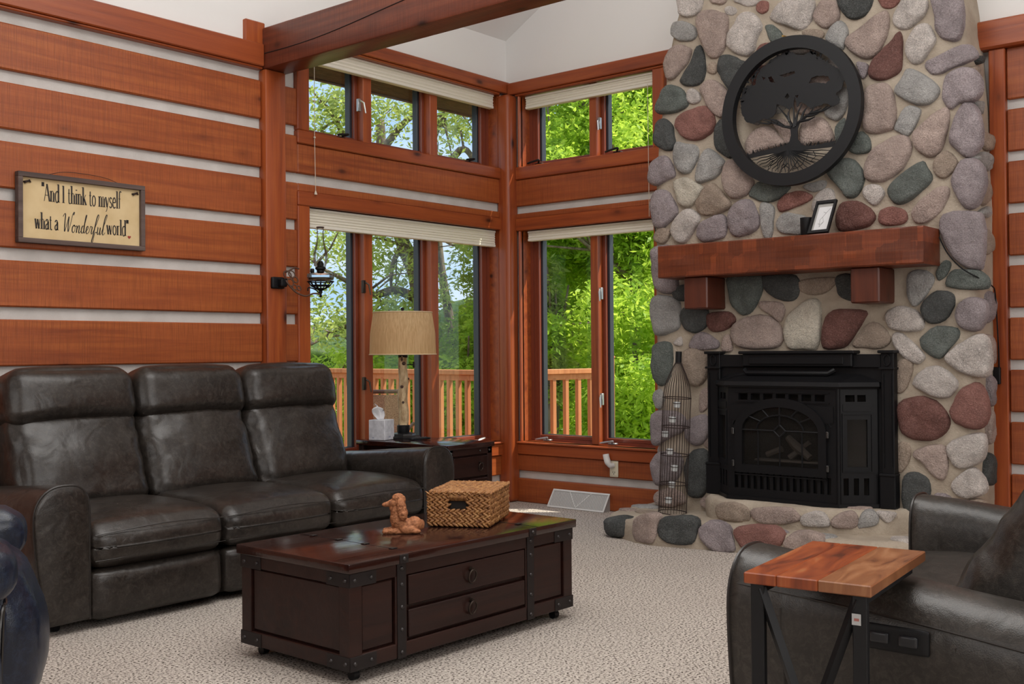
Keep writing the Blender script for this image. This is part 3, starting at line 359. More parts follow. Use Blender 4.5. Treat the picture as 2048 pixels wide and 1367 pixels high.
def window(n, ax, u0, u1, z0, z1, muls, face):
    w = thing('window_%d' % n, None, None, wp(ax, (u0+u1)/2, .05, z0), kind='structure')
    T = TRIMZ
    bm = bmesh.new()
    for a in ((u0-.02, u0, .0, .22, z0, z1), (u1, u1+.02, .0, .22, z0, z1), (u0-.02, u1+.02, .0, .2, z1, z1+.02), (u0-.02, u1+.02, .0, .2, z0-.02, z0)): bm_box(bm, *wb(ax, *a))
    link_mesh('jamb', bm, face, w)
    edges = [(u0, True)]+[e for m in muls for e in ((m[0], False), (m[1], False))]+[(u1, True)]
    for m in muls: box('mullion', *wb(ax, m[0], m[1], .055, .22, z0, z1), T, w, .004)
    k = 0
    for i in range(0, len(edges), 2):
        (a, fa), (b, fb) = edges[i], edges[i+1]; k += 1
        la = .05 if fa else .0; lb = .05 if fb else .0
        bm = bmesh.new()
        if fa: bm_box(bm, *wb(ax, a, a+.025, .105, .22, z0, z1)); bm_box(bm, *wb(ax, a+.025, a+.05, .12, .22, z0, z1))
        if fb: bm_box(bm, *wb(ax, b-.025, b, .105, .22, z0, z1)); bm_box(bm, *wb(ax, b-.05, b-.025, .12, .22, z0, z1))
        bm_box(bm, *wb(ax, a, b, .10, .22, z0, z0+.02)); bm_box(bm, *wb(ax, a, b, .10, .22, z1-.02, z1))
        A, B_ = a+la, b-lb; Z0, Z1 = z0+.02, z1-.02; s = .028
        for q in ((A, A+s, Z0, Z1), (B_-s, B_, Z0, Z1), (A+s, B_-s, Z0, Z0+s), (A+s, B_-s, Z1-s, Z1)): bm_box(bm, *wb(ax, q[0], q[1], .118, .148, q[2], q[3]), .003)
        link_mesh('sash', bm, SASH, w)
        bm = bmesh.new(); s2 = .045
        for q in ((A, A+s2, Z0, Z1), (B_-s2, B_, Z0, Z1), (A+s2, B_-s2, Z0, Z0+.032), (A+s2, B_-s2, Z1-s2, Z1)): bm_box(bm, *wb(ax, q[0], q[1], .148, .200, q[2], q[3]), .003)
        link_mesh('outer_frame', bm, SASHD, w)
        box('pane', *wb(ax, A+s2-.004, B_-s2+.004, .168, .172, Z0+.028, Z1-s2+.004), PANE, w)
    return w
w1 = window(1, 'A', -2.05, -.10, 2.66, 3.262, [(-1.50, -1.42), (-.825, -.745)], TRIMX)
w2 = window(2, 'A', -2.05, -.10, .482, 2.165, [(-1.50, -1.42), (-.825, -.745)], TRIMX)
w3 = window(3, 'B', .155, 1.40, 2.665, 3.247, [(.781, .851)], TRIMY)
w4 = window(4, 'B', .155, 1.40, .482, 2.155, [(.781, .851)], TRIMY)
latch('A', -1.55, 2.93, w1); latch('A', -1.515, 1.66, w2, BRONZE); latch('A', -1.515, .98, w2, BRONZE)
latch('B', .885, 2.92, w3); latch('B', .885, 1.63, w4); latch('B', .885, .83, w4)
crank('crank', 'B', .36, .49, w4); crank('crank', 'B', .98, .49, w4); crank('crank', 'A', -.32, .49, w2)
crank('crank', 'B', .30, 2.672, w3, True); crank('crank', 'B', 1.05, 2.672, w3, True); crank('crank', 'A', -.42, 2.667, w1, True); crank('crank', 'A', -1.72, 2.667, w1, True)
# ------------------------------------------------------------------ raised cellular shades
BL1 = NM('cream_shade_fabric'); BL1.set(Base_Color=(.76, .72, .62), Roughness=.8); BL1 = BL1.m; BL2 = plain('cream_rail', (.78, .745, .66), .45)
def shade(ax, u0, u1, z0, z1, label, d=.012):
    t = thing('window_shade', label, 'window shade', wp(ax, (u0+u1)/2, d+.03, z0), group='raised cream window shades')
    box('headrail', *wb(ax, u0, u1, d, d+.055, z1-.016, z1), BL2, t, .003)
    n = max(2, int((z1-z0-.035)/.019)); hh = (z1-.016-z0-.02)/n
    fr = (lambda u, v, h: (h, u, v)) if ax == 'A' else (lambda u, v, h: (u, -h, v))
    for k in range(n):
        a = z0+.02+k*hh
        prism('pleat', [(d+.011, a), (d+.004, a+hh/2), (d+.011, a+hh), (d+.043, a+hh), (d+.05, a+hh/2), (d+.043, a)], u0+.004, u1-.004, BL1, t, fr)
    box('bottom_rail', *wb(ax, u0, u1, d+.002, d+.05, z0, z0+.022), BL2, t, .004)
    return t
shade('A', -2.045, -.135, 3.135, 3.245, 'cream pleated shade raised at the top of the three upper panes under the beam')
shade('A', -2.045, -.125, 2.030, 2.160, 'cream pleated shade raised over the three tall panes behind the lamp')
shade('B', .185, 1.395, 3.125, 3.222, 'cream pleated shade raised over the upper window beside the chimney')
shade('B', .20, 1.395, 2.070, 2.150, 'narrow cream shade raised over the tall window beside the chimney')
CORD = plain('cream_cord', (.62, .55, .45), .8)
t = thing('shade_cord', 'thin cream pull cord with a small cone tassel hanging left of the lamp bracket', 'pull cord', (-2.02, -.04, 2.24), group='window shade cords')
tube('cord', [(-2.02, -.04, 3.1), (-2.022, -.04, 2.62), (-2.015, -.04, 2.27)], .0022, CORD, t, 5)
lathe('bead', [(.0, .0), (.008, .004), (.008, .012), (0, .016)], (-2.021, -.04, 2.615), CORD, t, 10); lathe('tassel', [(.010, 0), (.010, .006), (.003, .026), (0, .028)], (-2.015, -.04, 2.245), CORD, t, 10)
t = thing('shade_cord', 'thin cream pull cord hanging against the left stones of the chimney', 'pull cord', (-.06, -1.395, 2.2), group='window shade cords')
tube('cord', [(-.06, -1.385, 3.12), (-.06, -1.39, 2.16)], .0022, CORD, t, 5)
# ------------------------------------------------------------------ chimney
def outline(z):
    def itp(tab): return float(np.interp(z, [a for a, b in tab], [b for a, b in tab]))
    yl = itp([(0, -1.60), (.5, -1.605), (1.5, -1.60), (2.25, -1.605), (2.74, -1.648), (3.24, -1.735), (3.57, -1.82), (4.3, -1.98), (6, -1.98)])
    yr = itp([(0, -3.73), (2.0, -3.735), (2.6, -3.712), (3.17, -3.665), (3.6, -3.60), (4.3, -3.45), (6, -3.45)])
    return yl, yr
CHX = -.35
chim = thing('chimney', 'tall fieldstone chimney with rounded multicoloured stones set in tan mortar', 'chimney', (-.17, -2.66, 0))
zs = list(np.arange(0, 5.41, .045)); rows = []; verts = []; faces = []
for z in zs:
    yl, yr = outline(z); p = [(0.0, yl), (-.10, yl), (-.20, yl), (-.28, yl), (-.325, yl-.012), (-.345, yl-.04)]
    nn = 44; p += [(CHX, yl-.07-(yl-.07-(yr+.07))*k/nn) for k in range(nn+1)]
    p += [(-.345, yr+.04), (-.325, yr+.012), (-.28, yr), (-.20, yr), (-.10, yr), (0.0, yr)]
    r = []
    for i, (x, y) in enumerate(p):
        w = noise.noise(Vector((x*5, y*5, z*5)))*.012+noise.noise(Vector((x*17, y*17, z*17)))*.005
        if 0 < i < len(p)-1: x -= w if abs(x) > .3 else 0; y += (w if y > -2.6 else -w) if abs(x) <= .3 else 0
        r.append(len(verts)); verts.append((x, y, min(z, 3.66-.56*y)))
    rows.append(r)
for a, b in zip(rows, rows[1:]):
    for i in range(len(a)-1): faces.append((a[i], a[i+1], b[i+1], b[i]))
mort = link_mesh('mortar', (verts, faces), MORT, chim, True)
def stone(poly, col, frame, parent, depth=None, seed=0, name='stone', base=-.01):
    P = [Vector((a, b, 0)) for a, b in poly]; c = sum(P, Vector())/len(P)
    P = [c+(p-c)*1.055 for p in P]; out = spline(P, 3 if len(P) > 6 else 4); n = len(out)
    # size: narrowest half width
    size = min(max((p-c).dot(Vector((math.cos(a), math.sin(a), 0))) for p in out) for a in np.linspace(0, 2*PI, 12, endpoint=False))
    H = depth or min(.044, max(.015, size*.46)); bm = bmesh.new(); rings = []
    prof = [(1.03, base), (1.0, H*.22), (.965, H*.58), (.88, H*.86), (.66, H*.99), (.33, H*1.02)]
    for s, h in prof:
        ring = []
        for p in out:
            q = c+(p-c)*s; w = noise.noise(Vector((q.x*14+seed*1.7, q.y*14, h*20)))*H*.38+noise.noise(Vector((q.x*40, q.y*40+seed, 0)))*H*.10
            e = noise.noise(Vector((p.x*22, p.y*22, seed*.7)))*.006 if s > .8 else 0
            d = (p-c).normalized() if (p-c).length > 0 else Vector(); q = q+d*e
            ring.append(bm.verts.new(frame(q.x, q.y, h+(w if h > 0 else 0))))
        rings.append(ring)
    w = noise.noise(Vector((c.x*14+seed*1.7, c.y*14, 0)))*H*.38; cv = bm.verts.new(frame(c.x, c.y, H*1.03+w))
    for a, b in zip(rings, rings[1:]):
        for i in range(n): bm.faces.new((a[i], a[(i+1) % n], b[(i+1) % n], b[i]))
    for i in range(n): bm.faces.new((rings[-1][i], rings[-1][(i+1) % n], cv))
    bmesh.ops.recalc_face_normals(bm, faces=bm.faces)
    return link_mesh(name, bm, STONE[col], parent, True)
LBL = {}
for i, (c, pts) in enumerate(FRONT):
    stone([(a/1000, b/1000) for a, b in pts], c, lambda u, v, h: (CHX-h, u, v), chim, seed=i)
for i, (c, pts) in enumerate(SIDE):
    stone([(a/1000, b/1000) for a, b in pts], c, lambda u, v, h: (u, -3.732-h+max(0, (v-2.1)*.04), v), chim, seed=i+300, depth=.035)
# upper courses, above what the mantel wall shows
rs = random.Random(8); cells = []
for j in range(8):
    z = 3.74+j*.185
    yl, yr = outline(z); n = 8 if j % 2 else 9
    for k in range(n):
        y = yl-.10-(yl-yr-.20)*(k+.5*(j % 2)+.25)/(n); rr = rs.uniform(.065, .105)
        if y < yr+.10 or z > 3.5-.56*y: continue
        a0 = rs.uniform(0, 6.28); ec = rs.uniform(.7, 1.15)
        stone([(y+rr*math.cos(a)*rs.uniform(.85, 1.1), z+rr*ec*math.sin(a+.3*math.sin(a0))*rs.uniform(.85, 1.1)) for a in np.linspace(0, 2*PI, 9, endpoint=False)], rs.choice('gpuwwtdnrp'), lambda u, v, h: (CHX-h, u, v), chim, seed=600+j*20+k)
# stones on the left return, seen from the window side
rs = random.Random(5)
for k in range(12):
    z = .25+k*.26; x = -.13-.08*(k % 2); rr = rs.uniform(.07, .11)
    stone([(x+rr*.9*math.cos(a)*rs.uniform(.8, 1.1), z+rr*math.sin(a)*rs.uniform(.85, 1.1)) for a in np.linspace(0, 2*PI, 8, endpoint=False)], rs.choice('gpudtw'), lambda u, v, h: (u, outline(v)[0]+.0+h*.7, v), chim, seed=k+400, depth=.03)
# ------------------------------------------------------------------ raised hearth: two stepped tiers
POLY1 = [(-.0, -1.44), (-.28, -1.46), (-.75, -1.50), (-.97, -1.78), (-1.03, -2.03), (-.93, -2.5), (-.88, -2.95), (-.72, -3.45), (-.36, -3.66), (0, -3.72)]
POLY2 = [(-.30, -2.0), (-.40, -2.03), (-.60, -2.20), (-.66, -2.60), (-.66, -3.0), (-.55, -3.25), (-.40, -3.36), (-.30, -3.38)]
hearth = thing('stone_hearth', 'low curved two-step fieldstone hearth below the black stove', 'hearth', (-.5, -2.5, 0))
def tier(poly, z0, z1, name, bulge=.0):
    pl = spline([(a, b, 0) for a, b in poly], 6, False); bm = bmesh.new(); n = len(pl); prev = None
    levels = [z0, z0+(z1-z0)*.35, z0+(z1-z0)*.7, z1-.015, z1, z1]; ins = [0, -.004, -.002, .008, .03, .10]
    cx, cy = -.15, sum(b for a, b in poly)/len(poly)
    rings = []
    for L, s in zip(levels, ins):
        r = []
        for p in pl:
            d = Vector((cx-p.x, (cy-p.y)*.6, 0)).normalized(); q = p+d*s; w = noise.noise(Vector((q.x*8, q.y*8, L*8)))*.008
            r.append(bm.verts.new((q.x+d.x*w, q.y+d.y*w, L+(w if L == z1 else 0))))
        rings.append(r)
    for a, b in zip(rings, rings[1:]):
        for i in range(n-1): bm.faces.new((a[i], a[i+1], b[i+1], b[i]))
    back = [bm.verts.new((-.2 if name == 'upper_step' else 0, p.co.y, z1)) for p in rings[-1]]
    for i in range(n-1): bm.faces.new((rings[-1][i], rings[-1][i+1], back[i+1], back[i]))
    bmesh.ops.recalc_face_normals(bm, faces=bm.faces)
    return link_mesh(name, bm, MORT, hearth, True, 60)
tier(POLY1, 0, .125, 'lower_step'); tier(POLY2, .10, .262, 'upper_step')
def hearth_stone(P3, col, seed, push=.0):
    P = [Vector((a/1000, b/1000, c/1000)) for a, b, c in P3]; c = sum(P, Vector())/len(P)
    best = max(((P[j]-P[i]).xy.length, i, j) for i in range(len(P)) for j in range(i)); t = (P[best[2]]-P[best[1]]); t.z = 0; t.normalize()
    if t.y > 0: t = -t
    nrm = Vector((t.y, -t.x, 0)); nrm = nrm if nrm.x < 0 else -nrm
    poly = [((p-c).dot(t), p.z-c.z) for p in P]
    stone(poly, col, lambda u, v, h: tuple(c+t*u+Vector((0, 0, v))+nrm*(h+.009)), hearth, depth=.022, seed=seed, base=-.05)
for i, (c, P) in enumerate(HLOW[1:]): hearth_stone(P, c, 500+i)
for i, (c, P) in enumerate(HUP): hearth_stone(P, c, 520+i)
# corner stone that wraps the rounded left end
bm = bmesh.new(); bmesh.ops.create_icosphere(bm, subdivisions=4, radius=1)
for v in bm.verts:
    d = v.co.copy(); k = 1+.10*noise.noise(d*1.7)+.04*noise.noise(d*5); v.co = Vector((-.875+.105*math.copysign(abs(d.x)**.8, d.x)*k, -1.685+.115*math.copysign(abs(d.y)**.8, d.y)*k, .066+.070*math.copysign(abs(d.z)**.75, d.z)*k))
link_mesh('stone', bm, STONE['d'], hearth, True)
for i, (x, y, r1, r2, z, c) in enumerate([(-.40, -1.56, .07, .10, .125, 'g'), (-.62, -1.72, .05, .09, .125, 't'), (-.66, -2.02, .05, .11, .125, 't'), (-.60, -1.55, .04, .07, .125, 'p'), (-.50, -3.1, .06, .08, .262, 'p'), (-.78, -3.0, .06, .09, .125, 'g'), (-.80, -2.7, .05, .10, .125, 'u'), (-.62, -3.42, .07, .08, .125, 'w')]):
    stone([(x+r1*math.cos(a), y+r2*math.sin(a)) for a in np.linspace(0, 2*PI, 9, endpoint=False)], c, lambda u, v, h, z=z: (u, v, z+h), hearth, depth=.012, seed=540+i)
# ------------------------------------------------------------------ mantel shelf and its two corbels
mant = thing('mantel_shelf', 'thick hand-hewn red timber mantel shelf across the stone chimney', 'mantel', (-.49, -2.68, 1.47))
bm = bmesh.new(); nx = 46
ys = np.linspace(-1.818, -3.54, nx); V = []
for j, y in enumerate(ys):
    ring = []
    for (x, z) in ((-.36, 1.668), (-.622, 1.668), (-.63, 1.676), (-.63, 1.745), (-.63, 1.81), (-.63, 1.870), (-.622, 1.878), (-.36, 1.878)):
        w = noise.noise(Vector((0, y*5, round(z*12)*.7)))*.008 if x < -.5 else 0; ring.append(bm.verts.new((x+w, y, z+(w*.5 if z < 1.7 else 0))))
    V.append(ring)
for a, b in zip(V, V[1:]):
    for k in range(8): bm.faces.new((a[k], a[(k+1) % 8], b[(k+1) % 8], b[k]))
bm.faces.new(V[0]); bm.faces.new(V[-1][::-1]); bmesh.ops.recalc_face_normals(bm, faces=bm.faces)
link_mesh('shelf_beam', bm, MANT, mant, False)
for y0 in (-2.155, -3.272): box('corbel', -.585, -.34, y0, y0+.172, 1.462, 1.668, CORB, mant, .008)
# ------------------------------------------------------------------ black cast-iron stove insert
st = thing('stove_insert', 'black cast-iron stove insert with an arched glass door set in the chimney', 'stove', (-.5, -2.68, .262))
def fB(u, v, h): return (-h, u, v)      # u = world y, v = z, h = distance from the wall plane
bm = bmesh.new()
bm_box(bm, -.405, -.365, -3.225, -2.13, .262, 1.165); surround = link_mesh('surround_panel', bm, IRON, st)
for (y0, y1, nm) in ((-2.155, -2.062, 0), (-3.292, -3.215, 0)):
    bm = bmesh.new(); ya, yb = y0, y1
    bm_box(bm, -.43, -.37, ya, yb, .262, 1.18, .004); bm_box(bm, -.445, -.37, ya-.008, yb+.008, .262, .46, .005); bm_box(bm, -.450, -.37, ya-.01, yb+.01, .45, .466, .004)
    bm_box(bm, -.447, -.37, ya-.008, yb+.008, 1.075, 1.088, .003); bm_box(bm, -.452, -.37, ya-.012, yb+.012, 1.170, 1.188, .004)
    for dz0, dz1 in ((.50, 1.05),):
        for dy in (.012, yb-ya-.02): bm_box(bm, -.438, -.42, ya+dy, ya+dy+.006, dz0, dz1)
    pil = link_mesh('pilaster', bm, IRON, st)
    c = (ya+yb)/2; tube('rosette', [(-.435, c+.020*math.cos(a), 1.13+.032*math.sin(a)) for a in np.linspace(0, 2*PI, 20, endpoint=False)], .005, IRON, pil, 6, closed=True)
bm = bmesh.new(); bm_box(bm, -.425, -.37, -3.215, -2.155, 1.085, 1.165, .004); bm_box(bm, -.455, -.37, -3.05, -2.33, 1.09, 1.172, .006); bm_box(bm, -.475, -.37, -3.07, -2.31, 1.168, 1.188, .005)
bm_box(bm, -.463, -.45, -3.0, -2.38, 1.105, 1.150, .003); link_mesh('header', bm, IRON, st)
# hood
bm = bmesh.new(); bm_tube(bm, [(-.47, -2.36, 1.07), (-.49, -2.38, 1.05), (-.49, -2.92, 1.05), (-.47, -2.95, 1.07)], .016, 8); link_mesh('hood_rail', bm, IRON, st, True, 40)
def taper(name, lo, hi, z0, z1):
    bm = bmesh.new(); a = [bm.verts.new((x, y, z0)) for x, y in lo]; b = [bm.verts.new((x, y, z1)) for x, y in hi]; n = len(a)
    for i in range(n): bm.faces.new((a[i], a[(i+1) % n], b[(i+1) % n], b[i]))
    bm.faces.new(a[::-1]); bm.faces.new(b); bmesh.ops.recalc_face_normals(bm, faces=bm.faces); return link_mesh(name, bm, IRON, st)
BAY = [(-.40, -2.115), (-.57, -2.29), (-.57, -3.005), (-.42, -3.19), (-.40, -3.19)]
BAYt = [(-.40, -2.20), (-.46, -2.37), (-.46, -2.93), (-.42, -3.09), (-.40, -3.09)]
def off(P, d): return [(x-(d if x < -.41 else 0), y+(d if y > -2.6 else -d)) for x, y in P]
taper('hood', off(BAY, .012), BAYt, 1.0, 1.045); taper('canopy_edge', off(BAY, .024), off(BAY, .016), .975, 1.0); taper('canopy_step', off(BAY, .012), off(BAY, .020), .962, .975)
taper('base_plate', off(BAY, .012), off(BAY, .012), .262, .285)
# front of the bay with the arched opening
def arch(y0, y1, z0, z1, rise, n=14):
    c = (y0+y1)/2; h = (y1-y0)/2; pts = [(y1, z0), (y1, z1)]
    pts += [(c+h*math.cos(a), z1+rise*math.sin(a)) for a in np.linspace(0, PI, n)][1:-1]
    return pts+[(y0, z1), (y0, z0)]
def holed(name, outer, holes, h0, h1, mat, parent, frame):
    bm = bmesh.new(); loops = [outer]+holes; allp = [p for L in loops for p in L]
    tr = tessellate_polygon([[Vector((u, v, 0)) for u, v in L] for L in loops])
    a = [bm.verts.new(frame(u, v, h0)) for u, v in allp]; b = [bm.verts.new(frame(u, v, h1)) for u, v in allp]
    for t in tr:
        try: bm.faces.new([a[i] for i in t][::-1]); bm.faces.new([b[i] for i in t])
        except ValueError: pass
    k = 0
    for L in loops:
        n = len(L)
        for i in range(n):
            try: bm.faces.new((a[k+i], a[k+(i+1) % n], b[k+(i+1) % n], b[k+i]))
            except ValueError: pass
        k += n
    bmesh.ops.recalc_face_normals(bm, faces=bm.faces); return link_mesh(name, bm, mat, parent)
Y0, Y1 = -3.005, -2.29
win = arch(-2.915, -2.375, .455, .70, .155)
slots = [[(y, .335), (y+.024, .335), (y+.024, .435), (y, .435)] for y in np.linspace(-2.965, -2.355, 15)]
vents = [[(y, .885), (y+.062, .885), (y+.062, .925), (y, .925)] for y in np.linspace(-2.93, -2.425, 7)]
holed('front_panel', [(Y0, .285), (Y1, .285), (Y1, .965), (Y0, .965)], [arch(-2.90, -2.39, .475, .70, .14)]+slots+vents, .545, .57, IRON, st, fB)
# angled side panels
def side_frame(p, q):
    P = Vector((p[0], p[1], 0)); Q = Vector((q[0], q[1], 0)); t = (Q-P).normalized(); nn = Vector((t.y, -t.x, 0))
    if nn.x > 0: nn = -nn
    return (lambda u, v, h: tuple(P+t*u+nn*h+Vector((0, 0, v)))), (Q-P).length
for p, q in (((-.57, -3.005), (-.42, -3.19)), ((-.57, -2.29), (-.40, -2.115))):
    fr, Ls = side_frame(p, q)
    sl = [[(u, .335), (u+.030, .335), (u+.030, .435), (u, .435)] for u in (.035, .095, .155)]
    holed('side_panel', [(0, .285), (Ls, .285), (Ls, .965), (0, .965)], [[(.06, .50), (Ls-.06, .50), (Ls-.06, .78), (.06, .78)], [(.05, .885), (.105, .885), (.105, .925), (.05, .925)], [(.12, .885), (.17, .885), (.17, .925), (.12, .925)]]+sl, -.02, 0, IRON, st, fr)
    bm = bmesh.new(); bm_prism(bm, [(.03, .47), (Ls-.03, .47), (Ls-.03, .475), (.03, .475)], 0, .008, fr); bm_prism(bm, [(.03, .81), (Ls-.03, .81), (Ls-.03, .816), (.03, .816)], 0, .008, fr)
    bm_prism(bm, [(.03, .475), (.037, .475), (.037, .81), (.03, .81)], 0, .008, fr); bm_prism(bm, [(Ls-.037, .475), (Ls-.03, .475), (Ls-.03, .81), (Ls-.037, .81)], 0, .008, fr)
    bm_prism(bm, [(.035, .83), (Ls-.035, .83), (Ls-.035, .87), (.035, .87)], 0, .005, fr); link_mesh('side_moulding', bm, IRON, st)
    prism('side_glass', [(.055, .495), (Ls-.055, .495), (Ls-.055, .785), (.055, .785)], -.016, -.012, DGLASS, st, fr)
# firebox behind the glass
FB = plain('firebox_dark', (.020, .016, .013), .8); bm = bmesh.new()
bm_box(bm, -.54, -.41, -3.02, -2.27, .285, .30); bm_box(bm, -.415, -.408, -3.15, -2.16, .285, .965); link_mesh('firebox', bm, FB, st)
FIRE = plain('burn_pot_steel', (.10, .08, .065), .7); bm = bmesh.new()
bm_box(bm, -.50, -.42, -2.86, -2.43, .50, .515, .004); bm_tube(bm, [(-.49, -2.80, .535), (-.47, -2.70, .60), (-.46, -2.64, .655)], [.022, .03, .02], 8); bm_tube(bm, [(-.48, -2.66, .53), (-.45, -2.78, .63)], [.02, .015], 8); bm_tube(bm, [(-.46, -2.50, .54), (-.46, -2.60, .58)], [.02, .022], 8)
link_mesh('burner_logs', bm, FIRE, st, True, 40)
door = holed('door', arch(-2.945, -2.345, .435, .70, .20), [arch(-2.895, -2.395, .485, .70, .145)], .57, .592, IRON, st, fB)
box('door_glass', -.575, -.571, -2.90, -2.39, .48, .85, DGLASS, door)
bm = bmesh.new(); cy = -2.645
def bar(p, q, r=.0055): bm_tube(bm, [(-.583, p[0], p[1]), (-.583, q[0], q[1])], r, 6)
bar((cy, .485), (cy, .655)); bar((cy, .725), (cy, .845)); bar((-2.895, .70), (cy-.035, .70)); bar((cy+.035, .70), (-2.395, .70)); bar((-2.79, .485), (-2.79, .70)); bar((-2.50, .485), (-2.50, .70))
bm_tube(bm, [(-.583, cy+.155*math.cos(a), .70+.095*math.sin(a)) for a in np.linspace(0, PI, 16)], .0055, 6)
for a in (35, 62, 118, 145): bar((cy+.155*math.cos(R(a)), .70+.095*math.sin(R(a))), (cy+.25*math.cos(R(a)), .70+.147*math.sin(R(a))))
for a, b in (((cy, .737), (cy+.04, .70)), ((cy+.04, .70), (cy, .663)), ((cy, .663), (cy-.04, .70)), ((cy-.04, .70), (cy, .737))): bar(a, b)
link_mesh('muntins', bm, IRON, door, True, 40)
bm = bmesh.new()
for z in (.49, .69):
    for y in (-2.955, -2.335): bm_box(bm, -.602, -.572, y-.008, y+.008, z-.02, z+.02, .003)
link_mesh('hinge', bm, plain('hinge_metal', (.12, .12, .12), .25, .9), door)
# raised spandrels and arch moulding
bm = bmesh.new()
for s in (-1, 1):
    bm_prism(bm, [(cy+s*.34, .855), (cy+s*.34, .76), (cy+s*.29, .755), (cy+s*.20, .83), (cy+s*.12, .858)], .570, .577, fB)
bm_tube(bm, [(-.572, cy+.325*math.cos(a), .71+.155*math.sin(a)) for a in np.linspace(R(8), R(172), 20)], .006, 6)
bm_box(bm, -.578, -.57, -2.96, -2.345, .872, .877); bm_box(bm, -.578, -.57, -2.96, -2.345, .932, .937); bm_box(bm, -.582, -.57, -2.94, -2.34, .448-.03, .426)
link_mesh('mouldings', bm, IRON, st)
lathe('corner_rod', [(.012, .285), (.012, .965)], (-.568, -3.012, 0), IRON, st, 10)
# ------------------------------------------------------------------ things on and above the mantel
fr = thing('picture_frame', 'small black frame with a pencil drawing leaning on the chimney above the mantel', 'picture frame', (-.55, -2.91, 1.879))
ux = Vector((-.015, -.135, 0)); uz = Vector((.135, -.0, .205)); o0 = Vector((-.585, -2.845, 1.880)); nn = ux.cross(uz).normalized()
if nn.x > 0: nn = -nn
ff = lambda u, v, h: tuple(o0+ux*u+uz*v+nn*h)
holed('moulding', [(0, 0), (1, 0), (1, 1), (0, 1)], [[(.10, .075), (.90, .075), (.90, .925), (.10, .925)]], 0, .016, IRON2, fr, ff)
prism('mat_board', [(.08, .05), (.92, .05), (.92, .95), (.08, .95)], .001, .003, plain('mat_grey', (.36, .35, .33), .7), fr, ff)
pp = prism('drawing_paper', [(.2, .12), (.88, .12), (.88, .82), (.2, .82)], .004, .005, plain('paper', (.66, .66, .67), .7), fr, ff)
bm = bmesh.new()
for L in (((.45, .2), (.6, .35), (.5, .5), (.62, .62), (.78, .76)), ((.35, .3), (.48, .28), (.6, .35)), ((.5, .5), (.4, .42), (.45, .2)), ((.62, .62), (.48, .66))):
    bm_tube(bm, [ff(a, b, .0055) for a, b in L], .0009, 4)
link_mesh('pencil_lines', bm, plain('graphite', (.2, .2, .2), .8), pp)
t = thing('candle_cup', 'plain black cup standing on the mantel left of the picture frame', 'cup', (-.50, -2.80, 1.879))
lathe('cup_body', [(.030, 0), (.036, .01), (.038, .115), (.035, .115), (.033, .02), (0, .02)], (-.50, -2.795, 1.879), IRON2, t, 22)
t = thing('black_cable', 'thin black cable drooping from the right end of the mantel across the stones', 'cable', (-.3, -3.6, 1.4))
tube('cable', spline([(-.40, -3.55, 1.83), (-.405, -3.60, 1.73), (-.405, -3.68, 1.64), (-.36, -3.775, 1.575), (-.20, -3.775, 1.55), (-.10, -3.765, 1.50), (-.05, -3.765, 1.2), (-.04, -3.765, 1.08)], 5, False), .004, IRON2, t, 6)
box('plug_box', -.065, -.036, -3.775, -3.735, .985, 1.085, IRON2, t, .004)
# ------------------------------------------------------------------ round tree-of-life wall art
art = thing('tree_wall_art', 'round black metal tree with roots in a thick ring hung high on the chimney', 'wall art', (-.43, -2.667, 2.2))
cyA, czA = -2.667, 2.670; RA = .461
ring_o = [(cyA+RA*math.cos(a), czA+RA*math.sin(a)) for a in np.linspace(0, 2*PI, 72, endpoint=False)]; ring_i = [(cyA+.384*math.cos(a), czA+.384*math.sin(a)) for a in np.linspace(0, 2*PI, 72, endpoint=False)]
ARTM = plain('matte_black_art_metal', (.009, .0095, .011), .5, 0, Specular_IOR_Level=.3)
holed('ring', ring_o, [ring_i], .415, .465, ARTM, art, fB)
rg = random.Random(3)
def jag(L, amp=8):
    out = []
    for i in range(len(L)):
        a, b = L[i], L[(i+1) % len(L)]; d = math.hypot(b[0]-a[0], b[1]-a[1]); n = max(1, int(d/11)); nx_, ny_ = -(b[1]-a[1])/max(d, 1), (b[0]-a[0])/max(d, 1)
        for k in range(n):
            t = k/n; s = amp*(rg.random()-.35)*(1 if k % 2 else -.6); out.append((a[0]+(b[0]-a[0])*t+nx_*s, a[1]+(b[1]-a[1])*t+ny_*s))
    return [(u/1000, v/1000) for u, v in out]
holed('tree_canopy', jag(CANOPY[0]), [jag(h, 5) for h in CANOPY[1:]], .428, .432, ARTM, art, fB)
# sprays of cut leaves that reach the ring along the top
bm = bmesh.new()
for k in range(46):
    a = R(rg.uniform(18, 160)); r0 = rg.uniform(.335, .375); y, z = cyA+r0*math.cos(a), czA+r0*math.sin(a); s = rg.uniform(.012, .024); b = rg.uniform(0, 2*PI)
    bm_prism(bm, [(y+s*math.cos(b), z+s*math.sin(b)), (y+s*.4*math.cos(b+1.7), z+s*.4*math.sin(b+1.7)), (y-s*math.cos(b), z-s*math.sin(b)), (y+s*.4*math.cos(b-1.7), z+s*.4*math.sin(b-1.7))], .428, .4325, fB)
link_mesh('leaf_sprays', bm, ARTM, art)
bm = bmesh.new(); bm_prism(bm, [(a/1000, b/1000) for a, b in TRUNK[0]], .427, .433, fB)
for L in BRANCH:
    P = spline([(a/1000, b/1000, 0) for a, b in L], 4, False); n = len(P)
    bm_tube(bm, [(-.430, p.x, p.y) for p in P], [.011-.0085*i/(n-1) for i in range(n)], 5)
link_mesh('tree_trunk', bm, ARTM, art)
bm = bmesh.new(); bm_prism(bm, [(a/1000, b/1000) for a, b in GROUND[0]], .4275, .4325, fB); G0 = [(a/1000, b/1000) for a, b in GROUND[0]]
